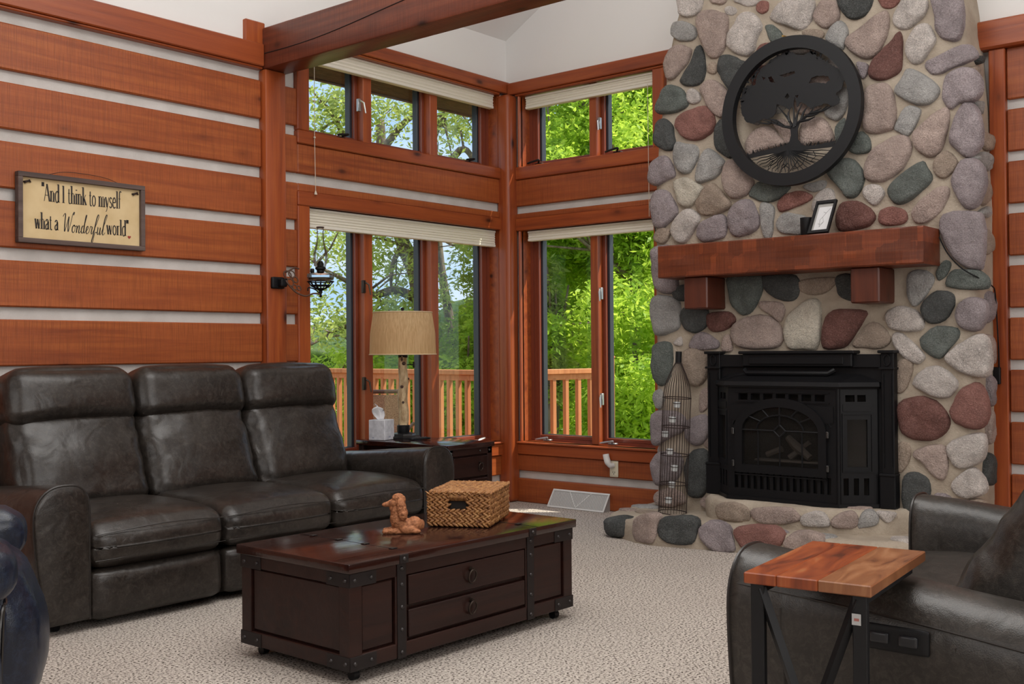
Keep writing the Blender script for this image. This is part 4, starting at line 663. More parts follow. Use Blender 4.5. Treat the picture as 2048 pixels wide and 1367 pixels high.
for k in range(70):
    i = rg.randint(0, 5); t = rg.random(); y = G0[i][0]*(1-t)+G0[i+1][0]*t; z = G0[i][1]*(1-t)+G0[i+1][1]*t; s = rg.uniform(.012, .028); d = rg.uniform(-.014, .014)+(.010 if i < 3 else -.010)
    bm_prism(bm, [(y-.003, z-.006), (y+.003, z-.006), (y+d, z+s)], .428, .432, fB)
link_mesh('grass_strip', bm, ARTM, art)
bm = bmesh.new()
for k in range(30):
    a = R(200+140*(k+.5)/30); y0 = cyA+.02+(math.cos(a))*.05; z0 = czA-.235-.012*abs(math.cos(a)); L = []; rr = rg.uniform(.372, .384); ye, ze = cyA+rr*math.cos(a), czA+rr*math.sin(a)
    if ze > z0-.01: continue
    for t in np.linspace(0, 1, 9): w = math.sin(t*16+k*1.7)*.007*t; L.append((-.430, y0+(ye-y0)*t+w, z0+(ze-z0)*(t**.8)+w*.5))
    bm_tube(bm, L, [.0048-.0028*i/8 for i in range(9)], 4)
    if k % 2:
        m = L[4]; bm_tube(bm, [m, (-.43, m[1]+rg.uniform(-.05, .05), m[2]-.035), (-.43, m[1]+rg.uniform(-.07, .07), m[2]-.06)], [.003, .0025, .0015], 4)
link_mesh('tree_roots', bm, ARTM, art)
tag(tube('brass_nail', [(-.35, -2.60, 3.165), (-.395, -2.60, 3.16)], .006, plain('brass', (.5, .32, .1), .35, .9), None, 8), 'tiny brass nail in the mortar just above the round tree art', 'nail')
# ------------------------------------------------------------------ wire candle cage on the hearth
cg = thing('wire_candle_cage', 'tall bottle-shaped wire candle cage standing on the hearth left of the stove', 'candle holder', (-.53, -1.85, .125), local=True)
cg.rotation_euler = (R(3.2), 0, 0)
def cage_r(z): return float(np.interp(z, [0, .76, .83, .90, .96, .985, 1.0], [.092, .092, .085, .062, .034, .020, .018]))
bm = bmesh.new(); NB = 30
for k in range(NB):
    a = 2*PI*k/NB; bm_tube(bm, [(cage_r(z)*math.cos(a), cage_r(z)*math.sin(a), z) for z in (0.005, .3, .55, .76, .80, .84, .88, .92, .96, .995)], .0016, 4, cap=False)
link_mesh('upright_wires', bm, WIRE, cg, True)
for z in (.006, .195, .385, .57, .76): tube('hoop', [(.093*math.cos(a), .093*math.sin(a), z) for a in np.linspace(0, 2*PI, 28, endpoint=False)], .0032, WIRE, cg, 6, closed=True)
lathe('neck', [(.020, .985), (.021, 1.0), (.021, 1.065), (.017, 1.065), (.016, .99)], (0, 0, 0), IRON2, cg, 16)
CUPG = plain('frosted_cup_glass', (.62, .64, .64), .25); WAX = plain('white_wax', (.62, .61, .58), .5)
for i, (dy, z) in enumerate([(-.035, .70), (-.005, .60), (.045, .50), (.005, .39), (-.035, .285), (-.02, .175), (.0, .07)]):
    cx, cyy = -.055, dy
    c = lathe('candle_cup', [(.016, 0), (.021, .004), (.023, .038), (.021, .038), (.019, .008), (0, .008)], (cx, cyy, z), CUPG, cg, 14)
    lathe('candle', [(0, .009), (.018, .009), (.018, .026), (0, .027)], (cx, cyy, z), WAX, c, 12)
    tube('cup_ring', [(cx+.025*math.cos(a), cyy+.025*math.sin(a), z+.030) for a in np.linspace(0, 2*PI, 14, endpoint=False)], .0022, WIRE, cg, 5, closed=True)
    tube('cup_arm', [(cx-.02, cyy, z+.03), (-.085, cyy*1.3, z+.03)], .002, WIRE, cg, 4)
# ------------------------------------------------------------------ leather seating
def arm_profile(w, h, s):
    """closed outline, x from the seat side (0) to the outside, s = +1 right / -1 left"""
    P = [(0, .05), (.0, h*.5), (.0, h*.80), (.012, h*.92), (.05, h*.985), (.105, h), (.165, h*.99), (.215, h*.94), (.245, h*.85), (.25, h*.72), (.238, h*.5), (.215, h*.25), (.198, .05)]
    return [(s*x*w/.25, z) for x, z in P]
def make_arm(parent, x0, s, y0, y1, mat, w=.25, h=.64, drop=.10, panel=None):
    P = arm_profile(w, h, s); out = spline([(a, b, 0) for a, b in P], 3, False); n = len(out); cx = sum(p.x for p in out)/n; bm = bmesh.new(); rings = []
    st = [(y0-.010, .90), (y0-.006, .965), (y0, 1.0), (y0+.03, 1.0)]+[(y0+(y1-y0)*t, 1.0) for t in (.15, .35, .55, .75, .9, 1.0)]
    for y, sc in st:
        t = max(0, (y-y0)/(y1-y0)); k = 1-drop/h*(t**1.15); r = []
        for p in out:
            z = .05+(p.y-.05)*k; q = Vector((cx+(p.x-cx)*sc, y, .34*(1-sc)+z*sc))
            q += Vector((0, 0, 1))*noise.noise(Vector((p.x*9, y*5, z*6)))*.004
            r.append(bm.verts.new((x0+q.x, q.y, q.z)))
        rings.append(r)
    for a, b in zip(rings, rings[1:]):
        for i in range(n): bm.faces.new((a[i], a[(i+1) % n], b[(i+1) % n], b[i]))
    bm.faces.new(rings[0]); bm.faces.new(rings[-1][::-1]); bmesh.ops.recalc_face_normals(bm, faces=bm.faces)
    a = link_mesh('arm', bm, mat, parent, True, 60)
    tube('piping', [(x0+p.x, y0-.001, p.y) for p in out], .0055, PIPE, a, 6)
    return a
def seam(parent, pts, r=.0028, mat=None): return tube('seam', spline(pts, 4, False), r, mat or PIPE, parent, 5)
def recliner_sofa(root, n, pitch, mat, arm_h=.64, back_h=1.12, seat_h=.47, seed=0, aw=.25, drop=.10, depth=1.16, fwd=0, tilt=21, hback=0):
    W2 = n*pitch/2; yf = -depth
    box('base', -W2-.15, W2+.15, yf+.06, -.06, .035, .24, mat, root, .02)
    pillow('back_panel', n*pitch+.30, .12, .80, .05, mat, root, (0, -.07, .52), (R(-4), 0, 0), (0, .01, 0), 8)
    for i in range(n):
        cx = -W2+pitch*(i+.5)
        def sh(p, u):
            if u[1] < 0: p.z -= .030*max(0, -u[1])**3*(1 if u[2] > 0 else 0)
            return p
        s = pillow('seat_cushion', pitch-.006, .74, .215, .062, mat, root, (cx, yf+.36, seat_h-.108), (0, 0, 0), (.002, .022, .030), 16, .004, seed+i, shape=sh)
        seam(s, [(cx-pitch/2+.01, yf-.010, seat_h-.062), (cx, yf-.024, seat_h-.044), (cx+pitch/2-.01, yf-.010, seat_h-.062)])
        seam(s, [(cx-pitch/2+.01, yf-.010, seat_h-.175), (cx, yf-.020, seat_h-.172), (cx+pitch/2-.01, yf-.010, seat_h-.175)], .0016)
        pillow('footrest_panel', pitch-.008, .10, .225, .045, mat, root, (cx, yf+.055, .145), (0, 0, 0), (0, .018, .0), 10, .005, seed+i+9)
        b = pillow('back_cushion', pitch-.004, .28, .53, .085, mat, root, (cx, -.345-fwd, .640), (R(-tilt), 0, 0), (.004, .045, .01), 22, .014, seed+i+20)
        def hs(p, u):
            p.x *= 1-.055*max(0, u[2]); return p
        pillow('headrest', pitch+.004, .26, .290, .080, mat, root, (cx, -.285-fwd+hback, back_h-.155), (R(-13), 0, 0), (.0, .030, .018), 18, .006, seed+i+40, shape=hs)
    for s in (-1, 1): make_arm(root, s*W2, s, yf+.02, -.10, mat, aw, arm_h, drop)
    for x in (-W2-.1, W2+.1):
        for y in (yf+.14, -.2): lathe('foot', [(.02, 0), (.026, .012), (.026, .05)], (x, y, 0), IRON2, root, 12)
    return root
sofa = thing('reclining_sofa', 'three-seat dark brown leather reclining sofa against the log wall', 'sofa', (-3.225, -.055, 0), local=True)
recliner_sofa(sofa, 3, .69, LEA, .64, 1.13, .475, 1)
love = thing('reclining_loveseat', 'brown-grey leather recliner seat with a power switch on its side, nearest right', 'loveseat', (-3.31, -5.36, 0), local=True)
love.rotation_euler = (0, 0, PI)
recliner_sofa(love, 1, 1.10, LEA2, .66, 1.16, .49, 5, drop=.115, fwd=.09, tilt=33, hback=.22)
# switch plate on the outer side of the near arm (local +x is the near side)
sw = pillow('switch_plate', .012, .165, .062, .005, IRON2, love, (.806, -.69, .500), (0, 0, 0), (0, 0, 0), 6)
for dy in (-.035, .035): pillow('switch_button', .008, .045, .026, .004, plain('switch_black', (.018, .019, .022), .3), sw, (.814, -.69+dy, .500), (0, 0, 0), (0, 0, 0), 5)
seam(love, [(.788, -1.12, .575), (.803, -.9, .566), (.800, -.6, .540), (.795, -.2, .490)], .003)
seam(love, [(.790, -.98, .07), (.795, -.985, .3), (.801, -.99, .53)], .0022); seam(love, [(.778, -.55, .07), (.79, -.55, .3), (.798, -.55, .50)], .0022)
# navy recliner at the left edge
nav = thing('navy_recliner', 'dark navy leather recliner cut off at the left edge beside the sofa', 'recliner', (-5.62, -2.27, 0), local=True); nav.rotation_euler = (0, 0, R(62))
pillow('base', .50, .78, .30, .04, NAVY, nav, (0, .03, .20), n=6)
for s in (-1, 1):
    pillow('arm', .17, .80, .50, .07, NAVY, nav, (s*.335, -.03, .30), (0, 0, 0), (.008, .02, .0), 10, .004, s)
    pillow('arm_pad', .22, .84, .17, .065, NAVY, nav, (s*.335, -.05, .63), (0, 0, 0), (.01, .02, .02), 14, .008, s+3)
    a = [(s*.335-.085, -.435, .08), (s*.335-.085, -.45, .50), (s*.335, -.46, .545), (s*.335+.085, -.45, .50), (s*.335+.085, -.435, .08)]; seam(nav, a, .004)
pillow('seat_cushion', .50, .62, .20, .08, NAVY, nav, (0, -.16, .46), (0, 0, 0), (0, .03, .03), 12, .006, 4)
def leg(p, u):
    p.y -= .055*math.sin(max(0, min(1, (u[2]+1)/2))*PI); return p
pillow('leg_rest', .44, .17, .56, .075, NAVY, nav, (0, -.37, .37), (R(4), 0, 0), (0, .05, .0), 16, .012, 6, shape=leg)
pillow('back_cushion', .52, .24, .55, .10, NAVY, nav, (0, .26, .74), (R(-24), 0, 0), (0, .05, .01), 14, .012, 7)
for q in (-.2, .2):
    for y in (-.3, .3): lathe('foot', [(.02, 0), (.025, .02), (.025, .06)], (q, y, 0), IRON2, nav, 10)
# ------------------------------------------------------------------ trunk coffee table
ct = thing('trunk_coffee_table', 'dark espresso trunk coffee table with iron straps and two ring-pull drawers', 'coffee table', (-3.43, -2.37, 0), local=True); ct.rotation_euler = (0, 0, R(-.8))
hx, hy = .655, .325; z0, z1 = .05, .405
bm = bmesh.new(); bm_box(bm, -hx+.02, hx-.02, -hy+.02, hy-.02, z0, z1)
for sx in (-1, 1):
    for sy in (-1, 1): bm_box(bm, sx*hx-(.06 if sx > 0 else 0), sx*hx+(.06 if sx < 0 else 0), sy*hy-(.06 if sy > 0 else 0), sy*hy+(.06 if sy < 0 else 0), z0, z1, .003)
for sy in (-1, 1):
    ya, yb = (-hy, -hy+.03) if sy < 0 else (hy-.03, hy)
    bm_box(bm, -hx, hx, ya, yb, z0, .105, .003); bm_box(bm, -hx, hx, ya, yb, .355, z1, .003)
    for x in (-.40, .36): bm_box(bm, x-.03, x+.03, ya, yb, z0, z1, .003)
for sx in (-1, 1):
    xa, xb = (-hx, -hx+.03) if sx < 0 else (hx-.03, hx)
    bm_box(bm, xa, xb, -hy, hy, z0, .105, .003); bm_box(bm, xa, xb, -hy, hy, .355, z1, .003)
link_mesh('trunk_body', bm, ESP, ct)
for x0_, x1_ in ((-.595, -.43), (.39, .595)): box('front_panel', x0_+.006, x1_-.006, -hy+.010, -hy+.02, .111, .349, ESP, ct, .004)
box('end_panel', -hx+.010, -hx+.02, -hy+.066, hy-.066, .111, .349, ESP, ct, .004); box('end_panel', hx-.02, hx-.010, -hy+.066, hy-.066, .111, .349, ESP, ct, .004)
def ring_pull(x, y, z, parent, s=1.0):
    bm = bmesh.new(); bm_tube(bm, [(x, y+.01, z+.028*s), (x, y-.012, z+.028*s)], .009*s, 10)
    link_mesh('pull_mount', bm, BRONZE, parent, True, 40)
    tube('ring_pull', [(x+.022*s*math.cos(a), y-.012-.004*math.sin(a), z+.026*s*math.sin(a)) for a in np.linspace(0, 2*PI, 24, endpoint=False)], .0042*s, BRONZE, parent, 8, closed=True)
for z_a, z_b in ((.118, .222), (.240, .352)):
    d = box('drawer', -.362, .322, -hy-.002, -hy+.03, z_a, z_b, ESP, ct, .003); ring_pull(-.02, -hy-.004, (z_a+z_b)/2, d)
zt = z1
bm = bmesh.new(); bm_box(bm, -hx-.015, hx+.015, -hy-.015, hy+.015, zt, zt+.036, .004, 2); top = link_mesh('lid', bm, ESPT, ct, True, 40)
bm = bmesh.new()
bm_box(bm, -.352, -.350, -hy-.014, hy+.014, zt+.0358, zt+.0368); bm_box(bm, .395, .397, -hy-.014, hy+.014, zt+.0358, zt+.0368)
link_mesh('lid_gap', bm, plain('gap_black', (.004, .003, .003), .8), top)
HW = plain('dark_hinge_iron', (.02, .016, .015), .45, .6)
for y in (-.23, -.07, .09, .25):
    for x in (-.352, .396): pillow('hinge_plate', .030, .022, .004, .0018, HW, top, (x, y, zt+.0385), n=3)
STRAP = plain('aged_iron_strap', (.014, .010, .010), .5, .3); RIV = plain('rivet_iron', (.06, .055, .055), .35, .8)
def rivet(p, nrm, parent, r=.0085):
    n_ = Vector(nrm); a = n_.orthogonal().normalized(); b = n_.cross(a); bm = bmesh.new(); P = Vector(p); rings = []
    for q, h in ((1, 0), (.85, .45), (.45, .75)): rings.append([bm.verts.new(P+(a*math.cos(2*PI*k/8)+b*math.sin(2*PI*k/8))*r*q+n_*r*h) for k in range(8)])
    for A, B_ in zip(rings, rings[1:]):
        for k in range(8): bm.faces.new((A[k], A[(k+1) % 8], B_[(k+1) % 8], B_[k]))
    bm.faces.new(rings[-1]); bmesh.ops.recalc_face_normals(bm, faces=bm.faces); return link_mesh('rivet', bm, RIV, parent, True)
for x in (-.40, .36):
    s = box('iron_strap', x-.022, x+.022, -hy-.0035, -hy+.004, z0-.002, zt+.004, STRAP, ct, .001)
    for z in (.070, .155, .240, .325, .385): rivet((x, -hy-.0035, z), (0, -1, 0), s)
    s = box('lid_strap', x-.022, x+.022, -hy-.0185, -hy-.012, zt+.001, zt+.034, STRAP, ct, .001); rivet((x, -hy-.0185, zt+.018), (0, -1, 0), s)
def corner(sx, sy, za, zb):
    bm = bmesh.new(); L = .13; x = sx*(hx+.003); y = sy*(hy+.003); e = .004
    bm_box(bm, min(x, x-sx*L), max(x, x-sx*L), min(y, y-sy*e), max(y, y-sy*e), za, zb, .001); bm_box(bm, min(x, x-sx*e), max(x, x-sx*e), min(y, y-sy*L), max(y, y-sy*L), za, zb, .001)
    s = link_mesh('corner_strap', bm, STRAP, ct); zm = (za+zb)/2
    for d in (.025, .105): rivet((x-sx*d, y, zm), (0, sy, 0), s); rivet((x, y-sy*d, zm), (sx, 0, 0), s)
for sx in (-1, 1):
    for sy in (-1, 1): corner(sx, sy, .050, .102); corner(sx, sy, .352, .402)
for sx in (-1, 1):
    for sy in (-1, 1):
        bm = bmesh.new(); bm_lathe(bm, [(.018, .03), (.022, .05)], (sx*.59, sy*.27, 0), 10); bm_tube(bm, [(sx*.59-.014, sy*.27, .019), (sx*.59+.014, sy*.27, .019)], .019, 12); link_mesh('caster', bm, IRON2, ct, True, 40)
# ------------------------------------------------------------------ woven basket box on the table
TOPZ = zt+.036+.0005
WV = NM('woven_hyacinth'); oi = WV.co((1, 1, 1)); nn_ = WV.noise(oi, 60, 3); n2_ = WV.noise(oi, 9, 2); WV.set(Base_Color=WV.mix(WV.ramp(n2_, [(.3, 0.0), (.7, .6)]), WV.ramp(nn_, [(.3, (.11, .038, .012)), (.5, (.34, .15, .045)), (.7, (.50, .27, .10))]), (.30, .13, .045)), Roughness=.55); WV.bump(WV.noise(oi, 220, 2), .5, .003); WV = WV.m
bk = thing('woven_basket_box', 'lidded woven water-hyacinth basket box with a cut-out handle on the coffee table', 'basket', (-3.092, -2.366, TOPZ), local=True); bk.rotation_euler = (0, 0, R(27.5))
bw, bd, bh = .375, .27, .150     # long side faces the camera's right; short side holds the handle
box('liner', -bw/2+.012, bw/2-.012, -bd/2+.012, bd/2-.012, .004, bh-.012, plain('basket_liner', (.035, .015, .006), .8), bk, .004)
rb = random.Random(11)
def lozenge(bm, P, d, nrm, L, w, t):
    d = Vector(d).normalized(); nrm = Vector(nrm); s = d.cross(nrm); P = Vector(P); K = 6; rings = []
    for q, f in ((-1, .25), (-.5, .85), (.1, 1.0), (.65, .7), (1, .2)):
        rings.append([bm.verts.new(P+d*q*L/2+(s*math.cos(2*PI*k/K)*w/2+nrm*math.sin(2*PI*k/K)*t/2)*f) for k in range(K)])
    for A, B_ in zip(rings, rings[1:]):
        for k in range(K): bm.faces.new((A[k], A[(k+1) % K], B_[(k+1) % K], B_[k]))
    bm.faces.new(rings[0]); bm.faces.new(rings[-1][::-1])
def braid(p, q, nrm, hgt, name, parent, skip=None):
    p, q, nrm = Vector(p), Vector(q), Vector(nrm); d = (q-p).normalized(); up = nrm.cross(d); L = (q-p).length; n = max(3, int(L/.022)); bm = bmesh.new()
    for i in range(n):
        t = (i+.5)/n*L
        if skip and skip[0] < t < skip[1]: continue
        for s in (-1, 1):
            a = s*R(rb.uniform(24, 36)); dd = d*math.cos(a)+up*math.sin(a)*1.0
            lozenge(bm, p+d*(t+(.004 if s > 0 else -.004))+up*s*hgt*.22+nrm*rb.uniform(-.001, .002), dd, nrm, .034*rb.uniform(.9, 1.15), hgt*.58, .015)
    bmesh.ops.recalc_face_normals(bm, faces=bm.faces); return link_mesh(name, bm, WV, parent, True)
rows = 6; rh = (bh-.012)/rows
for k in range(rows):
    z = .006+rh*(k+.5)
    for (p, q, nr) in (((-bw/2, -bd/2, z), (bw/2, -bd/2, z), (0, -1, 0)), ((bw/2, -bd/2, z), (bw/2, bd/2, z), (1, 0, 0)), ((bw/2, bd/2, z), (-bw/2, bd/2, z), (0, 1, 0)), ((-bw/2, bd/2, z), (-bw/2, -bd/2, z), (-1, 0, 0))):
        if nr == (-1, 0, 0) and k in (3, 4): braid(p, (p[0], .040, z), nr, rh*1.12, 'woven_row', bk); braid((p[0], -.040, z), q, nr, rh*1.12, 'woven_row', bk)
        else: braid(p, q, nr, rh*1.12, 'woven_row', bk)
box('handle_opening', -bw/2+.004, -bw/2+.014, -.036, .036, .006+rh*3+.004, .006+rh*5-.004, plain('basket_dark', (.01, .007, .005), .9), bk)
bm = bmesh.new()
for t in np.linspace(-.036, .036, 16): bm_tube(bm, [(-bw/2-.004, t, .006+rh*5-.006), (-bw/2-.009, t, .006+rh*5+.010), (-bw/2-.004, t, .006+rh*6)], .0026, 5)
link_mesh('handle_wrap', bm, WV, bk, True)
for k in range(10):
    y = -bd/2+bd*(k+.5)/10; braid((-bw/2-.003, y, bh), (bw/2+.003, y, bh), (0, 0, 1), bd/10*1.15, 'lid_row', bk)
for (p, q, nr) in (((-bw/2-.004, -bd/2-.004, bh-.004), (bw/2+.004, -bd/2-.004, bh-.004), (0, -1, 0)), ((-bw/2-.004, bd/2+.004, bh-.004), (-bw/2-.004, -bd/2-.004, bh-.004), (-1, 0, 0))): braid(p, q, nr, .010, 'lid_edge', bk)
# ------------------------------------------------------------------ poodle figurine (one continuous body)
def blob(name, ells, voxel, mat, parent, curl=(), M=None, at=None):
    bm = bmesh.new()
    for e in ells:
        (x, y, z), (a, b, c) = e[0], e[1]; rot = Euler(tuple(R(v) for v in e[2])) if len(e) > 2 else Euler((0, 0, 0)); t = bmesh.new()
        bmesh.ops.create_icosphere(t, subdivisions=3, radius=1); t.transform(Matrix.Translation((x, y, z)) @ rot.to_matrix().to_4x4() @ Matrix.Diagonal((a, b, c, 1))); add_bm(bm, t)
    o = link_mesh(name, bm, mat, None, True); md = o.modifiers.new('r', 'REMESH'); md.mode = 'VOXEL'; md.voxel_size = voxel; md.use_smooth_shade = True
    sm = o.modifiers.new('s', 'SMOOTH'); sm.iterations = 4; sm.factor = .5
    me = bpy.data.meshes.new_from_object(o.evaluated_get(bpy.context.evaluated_depsgraph_get())); me.name = name; old = o.data; o.modifiers.clear(); o.data = me; bpy.data.meshes.remove(old)
    for v in me.vertices:
        w = 0
        for (c, r, amp) in curl: w = max(w, amp*max(0, min(1, (1.25-(v.co-Vector(c)).length/r)*2)))
        f = noise.noise(v.co*150)+.6*noise.noise(v.co*290); v.co += v.normal*(w*f)
    if not me.materials: me.materials.append(mat)
    me.polygons.foreach_set('use_smooth', [True]*len(me.polygons)); o.parent = parent; return o
TERRA = NM('terracotta'); vv = TERRA.co(); TERRA.set(Base_Color=TERRA.ramp(TERRA.noise(vv, 90, 4, .7), [(.35, (.20, .065, .022)), (.6, (.43, .17, .070))]), Roughness=.75); TERRA = TERRA.m
dg = thing('poodle_figurine', 'reddish-brown poodle figurine lying with raised head on the coffee table', 'figurine', (-3.502, -2.365, TOPZ-.0015), local=True); dg.rotation_euler = (0, 0, R(-46))
# local: -x is where the dog looks, z up
E_ = [((.012, 0, .032), (.052, .034, .032)), ((.045, .004, .034), (.034, .036, .036)), ((-.022, 0, .055), (.034, .030, .048), (0, -14, 0)), ((-.026, 0, .092), (.029, .026, .038)), ((-.032, 0, .128), (.026, .022, .022)),
      ((-.022, 0, .149), (.026, .024, .018)), ((-.012, 0, .140), (.022, .024, .022)), ((-.064, 0, .123), (.028, .0125, .0115), (0, -8, 0)), ((-.080, 0, .120), (.007, .007, .006)), ((-.050, 0, .127), (.018, .016, .015)), ((-.050, 0, .106), (.010, .012, .012)),
      ((-.008, .026, .108), (.019, .012, .042), (6, -10, 0)), ((-.008, -.026, .108), (.019, .012, .042), (-6, -10, 0)), ((-.001, -.031, .080), (.019, .012, .024)), ((-.001, .031, .080), (.019, .012, .024)),
      ((-.050, -.020, .012), (.036, .013, .012)), ((-.050, .020, .012), (.036, .013, .012)), ((-.076, -.020, .010), (.013, .014, .011)), ((-.076, .020, .010), (.013, .014, .011)), ((.02, -.030, .018), (.034, .016, .018)), ((.05, -.034, .012), (.024, .012, .010)),
      ((.076, .008, .034), (.012, .010, .022)), ((0, 0, .006), (.07, .034, .008))]
pd = blob('body', E_, .0026, TERRA, dg, curl=(((-.022, 0, .150), .028, .0034), ((-.004, -.026, .10), .034, .003), ((-.02, 0, .06), .045, .0034), ((-.06, 0, .012), .05, .0026), ((.02, 0, .03), .05, .0016)))
DK = plain('figurine_dark', (.03, .015, .01), .4)
for s in (-1, 1): pillow('eye', .005, .004, .005, .0019, DK, dg, (-.056, s*.0115, .134), n=2)
pillow('nose', .007, .008, .006, .0028, DK, dg, (-.0865, 0, .121), n=3)
# ------------------------------------------------------------------ end table with lamp, tissue box and remote
et = thing('trunk_end_table', 'dark espresso end table with a ring-pull drawer behind the sofa arm', 'end table', (-1.57, -.56, 0))
ex0, ex1, ey0, ey1, ez = -1.76, -1.34, -.985, -.16, .612
bm = bmesh.new(); bm_box(bm, ex0+.02, ex1-.02, ey0+.02, ey1-.02, .06, ez-.035)
for x in (ex0, ex1-.045):
    for y in (ey0, ey1-.045): bm_box(bm, x, x+.045, y, y+.045, .0, ez-.03, .003)
bm_box(bm, ex0, ex1, ey0, ey0+.03, .06, .12, .003); bm_box(bm, ex0, ex1, ey0, ey0+.03, ez-.075, ez-.03, .003); link_mesh('cabinet_body', bm, ESP, et)
box('table_top', ex0-.012, ex1+.012, ey0-.012, ey1+.012, ez-.032, ez, ESPT, et, .005, 2, smooth=True)
d = box('drawer', ex0+.052, ex1-.052, ey0-.004, ey0+.02, .40, ez-.085, ESP, et, .003); ring_pull((ex0+ex1)/2+.08, ey0-.006, .46, d, .9)
box('drawer', ex0+.052, ex1-.052, ey0-.004, ey0+.02, .14, .385, ESP, et, .003)
for x in (ex0+.03, ex1-.03, ex1-.12): rivet((x, ey0-.001, ez-.052), (0, -1, 0), et)
LX, LY = -1.504, -.329
lp = thing('birch_table_lamp', 'table lamp with a knotty birch-branch stem and a wide tan drum shade', 'table lamp', (LX, LY, ez))
bm = bmesh.new(); bm_lathe(bm, [(.112, 0), (.112, .014), (.106, .020), (.085, .022), (.083, .034), (.06, .040), (.042, .042)], (LX, LY, ez), 8, True); link_mesh('base', bm, plain('lamp_base_iron', (.02, .018, .018), .3, .5), lp, True, 25)
lathe('stem_cup', [(.040, .040), (.043, .048), (.043, .088), (.037, .092), (.0, .092)], (LX, LY, ez), IRON, lp, 18)
BIR = NM('birch_branch'); vv = BIR.co((14, 14, 5)); vo = BIR.n('ShaderNodeTexVoronoi'); vo.inputs['Scale'].default_value = 1; mm = BIR.co((16, 16, 11)); BIR.l(mm, vo.inputs['Vector'])
cc = BIR.ramp(BIR.noise(vv, 2.2, 5, .65), [(.35, (.26, .16, .07)), (.6, (.62, .47, .28)), (.8, (.70, .58, .40))]); BIR.set(Base_Color=BIR.mix(BIR.ramp(vo.outputs['Distance'], [(.10, 1.0), (.2, 0.0)]), cc, (.07, .03, .018)), Roughness=.6); BIR.bump(BIR.noise(vv, 8, 4), .5, .01); BIR = BIR.m
pts = [(LX+.004*math.sin(k*1.3), LY+.003*math.cos(k*1.7), ez+.085+.475*k/9) for k in range(10)]; rr_ = [.034, .035, .034, .033, .035, .032, .031, .031, .029, .029]
stm = tube('birch_stem', pts, rr_, BIR, lp, 16)
KNT = plain('knot_dark', (.05, .022, .015), .7)
for (k, a, r) in ((3, 4.0, .010), (5, 3.6, .012), (6, 5.4, .008), (8, 4.3, .013)):
    p = Vector(pts[k]); dv = Vector((math.cos(a), math.sin(a), .1)); tube('branch_knot', [p+dv*.026, p+dv*(.036+r*.3)], [r*1.1, r*.7], KNT, stm, 8)
lathe('socket_collar', [(.031, .548), (.033, .552), (.033, .595), (.028, .60), (0, .60)], (LX, LY, ez), IRON, lp, 16)
bm = bmesh.new(); bm_tube(bm, [(LX+.02, LY-.02, ez+.50), (LX+.05, LY-.055, ez+.50)], .004, 6); bm_tube(bm, [(LX+.048, LY-.052, ez+.50), (LX+.052, LY-.058, ez+.50)], .022, 16); link_mesh('switch_knob', bm, IRON, lp, True, 40)
SH = NM('tan_linen_shade'); vv = SH.co((1, 1, 1)); tco = SH.n('ShaderNodeTexCoord'); mp_ = SH.n('ShaderNodeMapping'); mp_.inputs['Scale'].default_value = (90, 90, 5); SH.l(tco.outputs['Object'], mp_.inputs[0])
cc = SH.ramp(SH.noise(mp_.outputs[0], 1.6, 4, .6), [(.35, (.70, .47, .24)), (.65, (.86, .64, .37))]); SH.set(Base_Color=cc, Roughness=.85, Subsurface_Weight=0.0); tl = SH.n('ShaderNodeBsdfTranslucent'); SH.l(cc, tl.inputs[0]); mx = SH.n('ShaderNodeMixShader'); mx.inputs[0].default_value = .6; SH.l(SH.b.outputs[0], mx.inputs[1]); SH.l(tl.outputs[0], mx.inputs[2]); SH.l(mx.outputs[0], SH.out.inputs[0]); SH = SH.m
zb, ztp = 1.183, 1.468
sd = lathe('lamp_shade', [(.226, zb-ez), (.221, (zb+ztp)/2-ez), (.200, ztp-ez)], (LX, LY, ez), SH, lp, 48, cap=False, angle=60)
HEM = plain('shade_hem', (.62, .46, .28), .8)
for r, z in ((.227, zb), (.2012, ztp)): tube('hem', [(LX+r*math.cos(a), LY+r*math.sin(a), z) for a in np.linspace(0, 2*PI, 40, endpoint=False)], .004, HEM, sd, 6, closed=True)
bm = bmesh.new(); bm_tube(bm, [(LX, LY, ez+.59), (LX, LY, ztp-.01)], .004, 6)
for a in (0, 2.09, 4.19): bm_tube(bm, [(LX, LY, ztp-.012), (LX+.2*math.cos(a), LY+.2*math.sin(a), ztp-.004)], .002, 5)
link_mesh('shade_spider', bm, IRON, lp, True); lathe('finial', [(.004, 0), (.011, .006), (.009, .018), (.012, .026), (.010, .036), (0, .038)], (LX, LY, ztp-.004), IRON, lp, 12)
lathe('bulb', [(0, .70), (.02, .69), (.028, .66), (.018, .63), (.012, .60)], (LX, LY, ez), plain('bulb_glass', (.75, .74, .72), .2), lp, 14)
tb = thing('tissue_box', 'white tissue box with a tissue sticking out on the end table', 'tissue box', (-1.63, -.44, ez), local=True); tb.rotation_euler = (0, 0, R(15)); tb.location = (-1.672, -.292, ez+.001)
TB = NM('tissue_box_card'); vv = TB.co(); TB.set(Base_Color=TB.ramp(TB.noise(vv, 30, 3), [(.35, (.50, .50, .54)), (.65, (.66, .66, .70))]), Roughness=.5); TB = TB.m
cr_ = TB
box('carton', -.062, .062, -.062, .062, 0, .135, TB, tb, .003); PRT = plain('box_print', (.33, .35, .44), .5)
bm = bmesh.new(); bm_box(bm, -.05, .05, -.0626, -.062, .058, .0592); bm_box(bm, -.012, .014, -.0626, -.062, .016, .026); bm_box(bm, -.0626, -.062, .02, .035, .012, .020); link_mesh('printed_marks', bm, PRT, tb)
bm = bmesh.new(); G = []
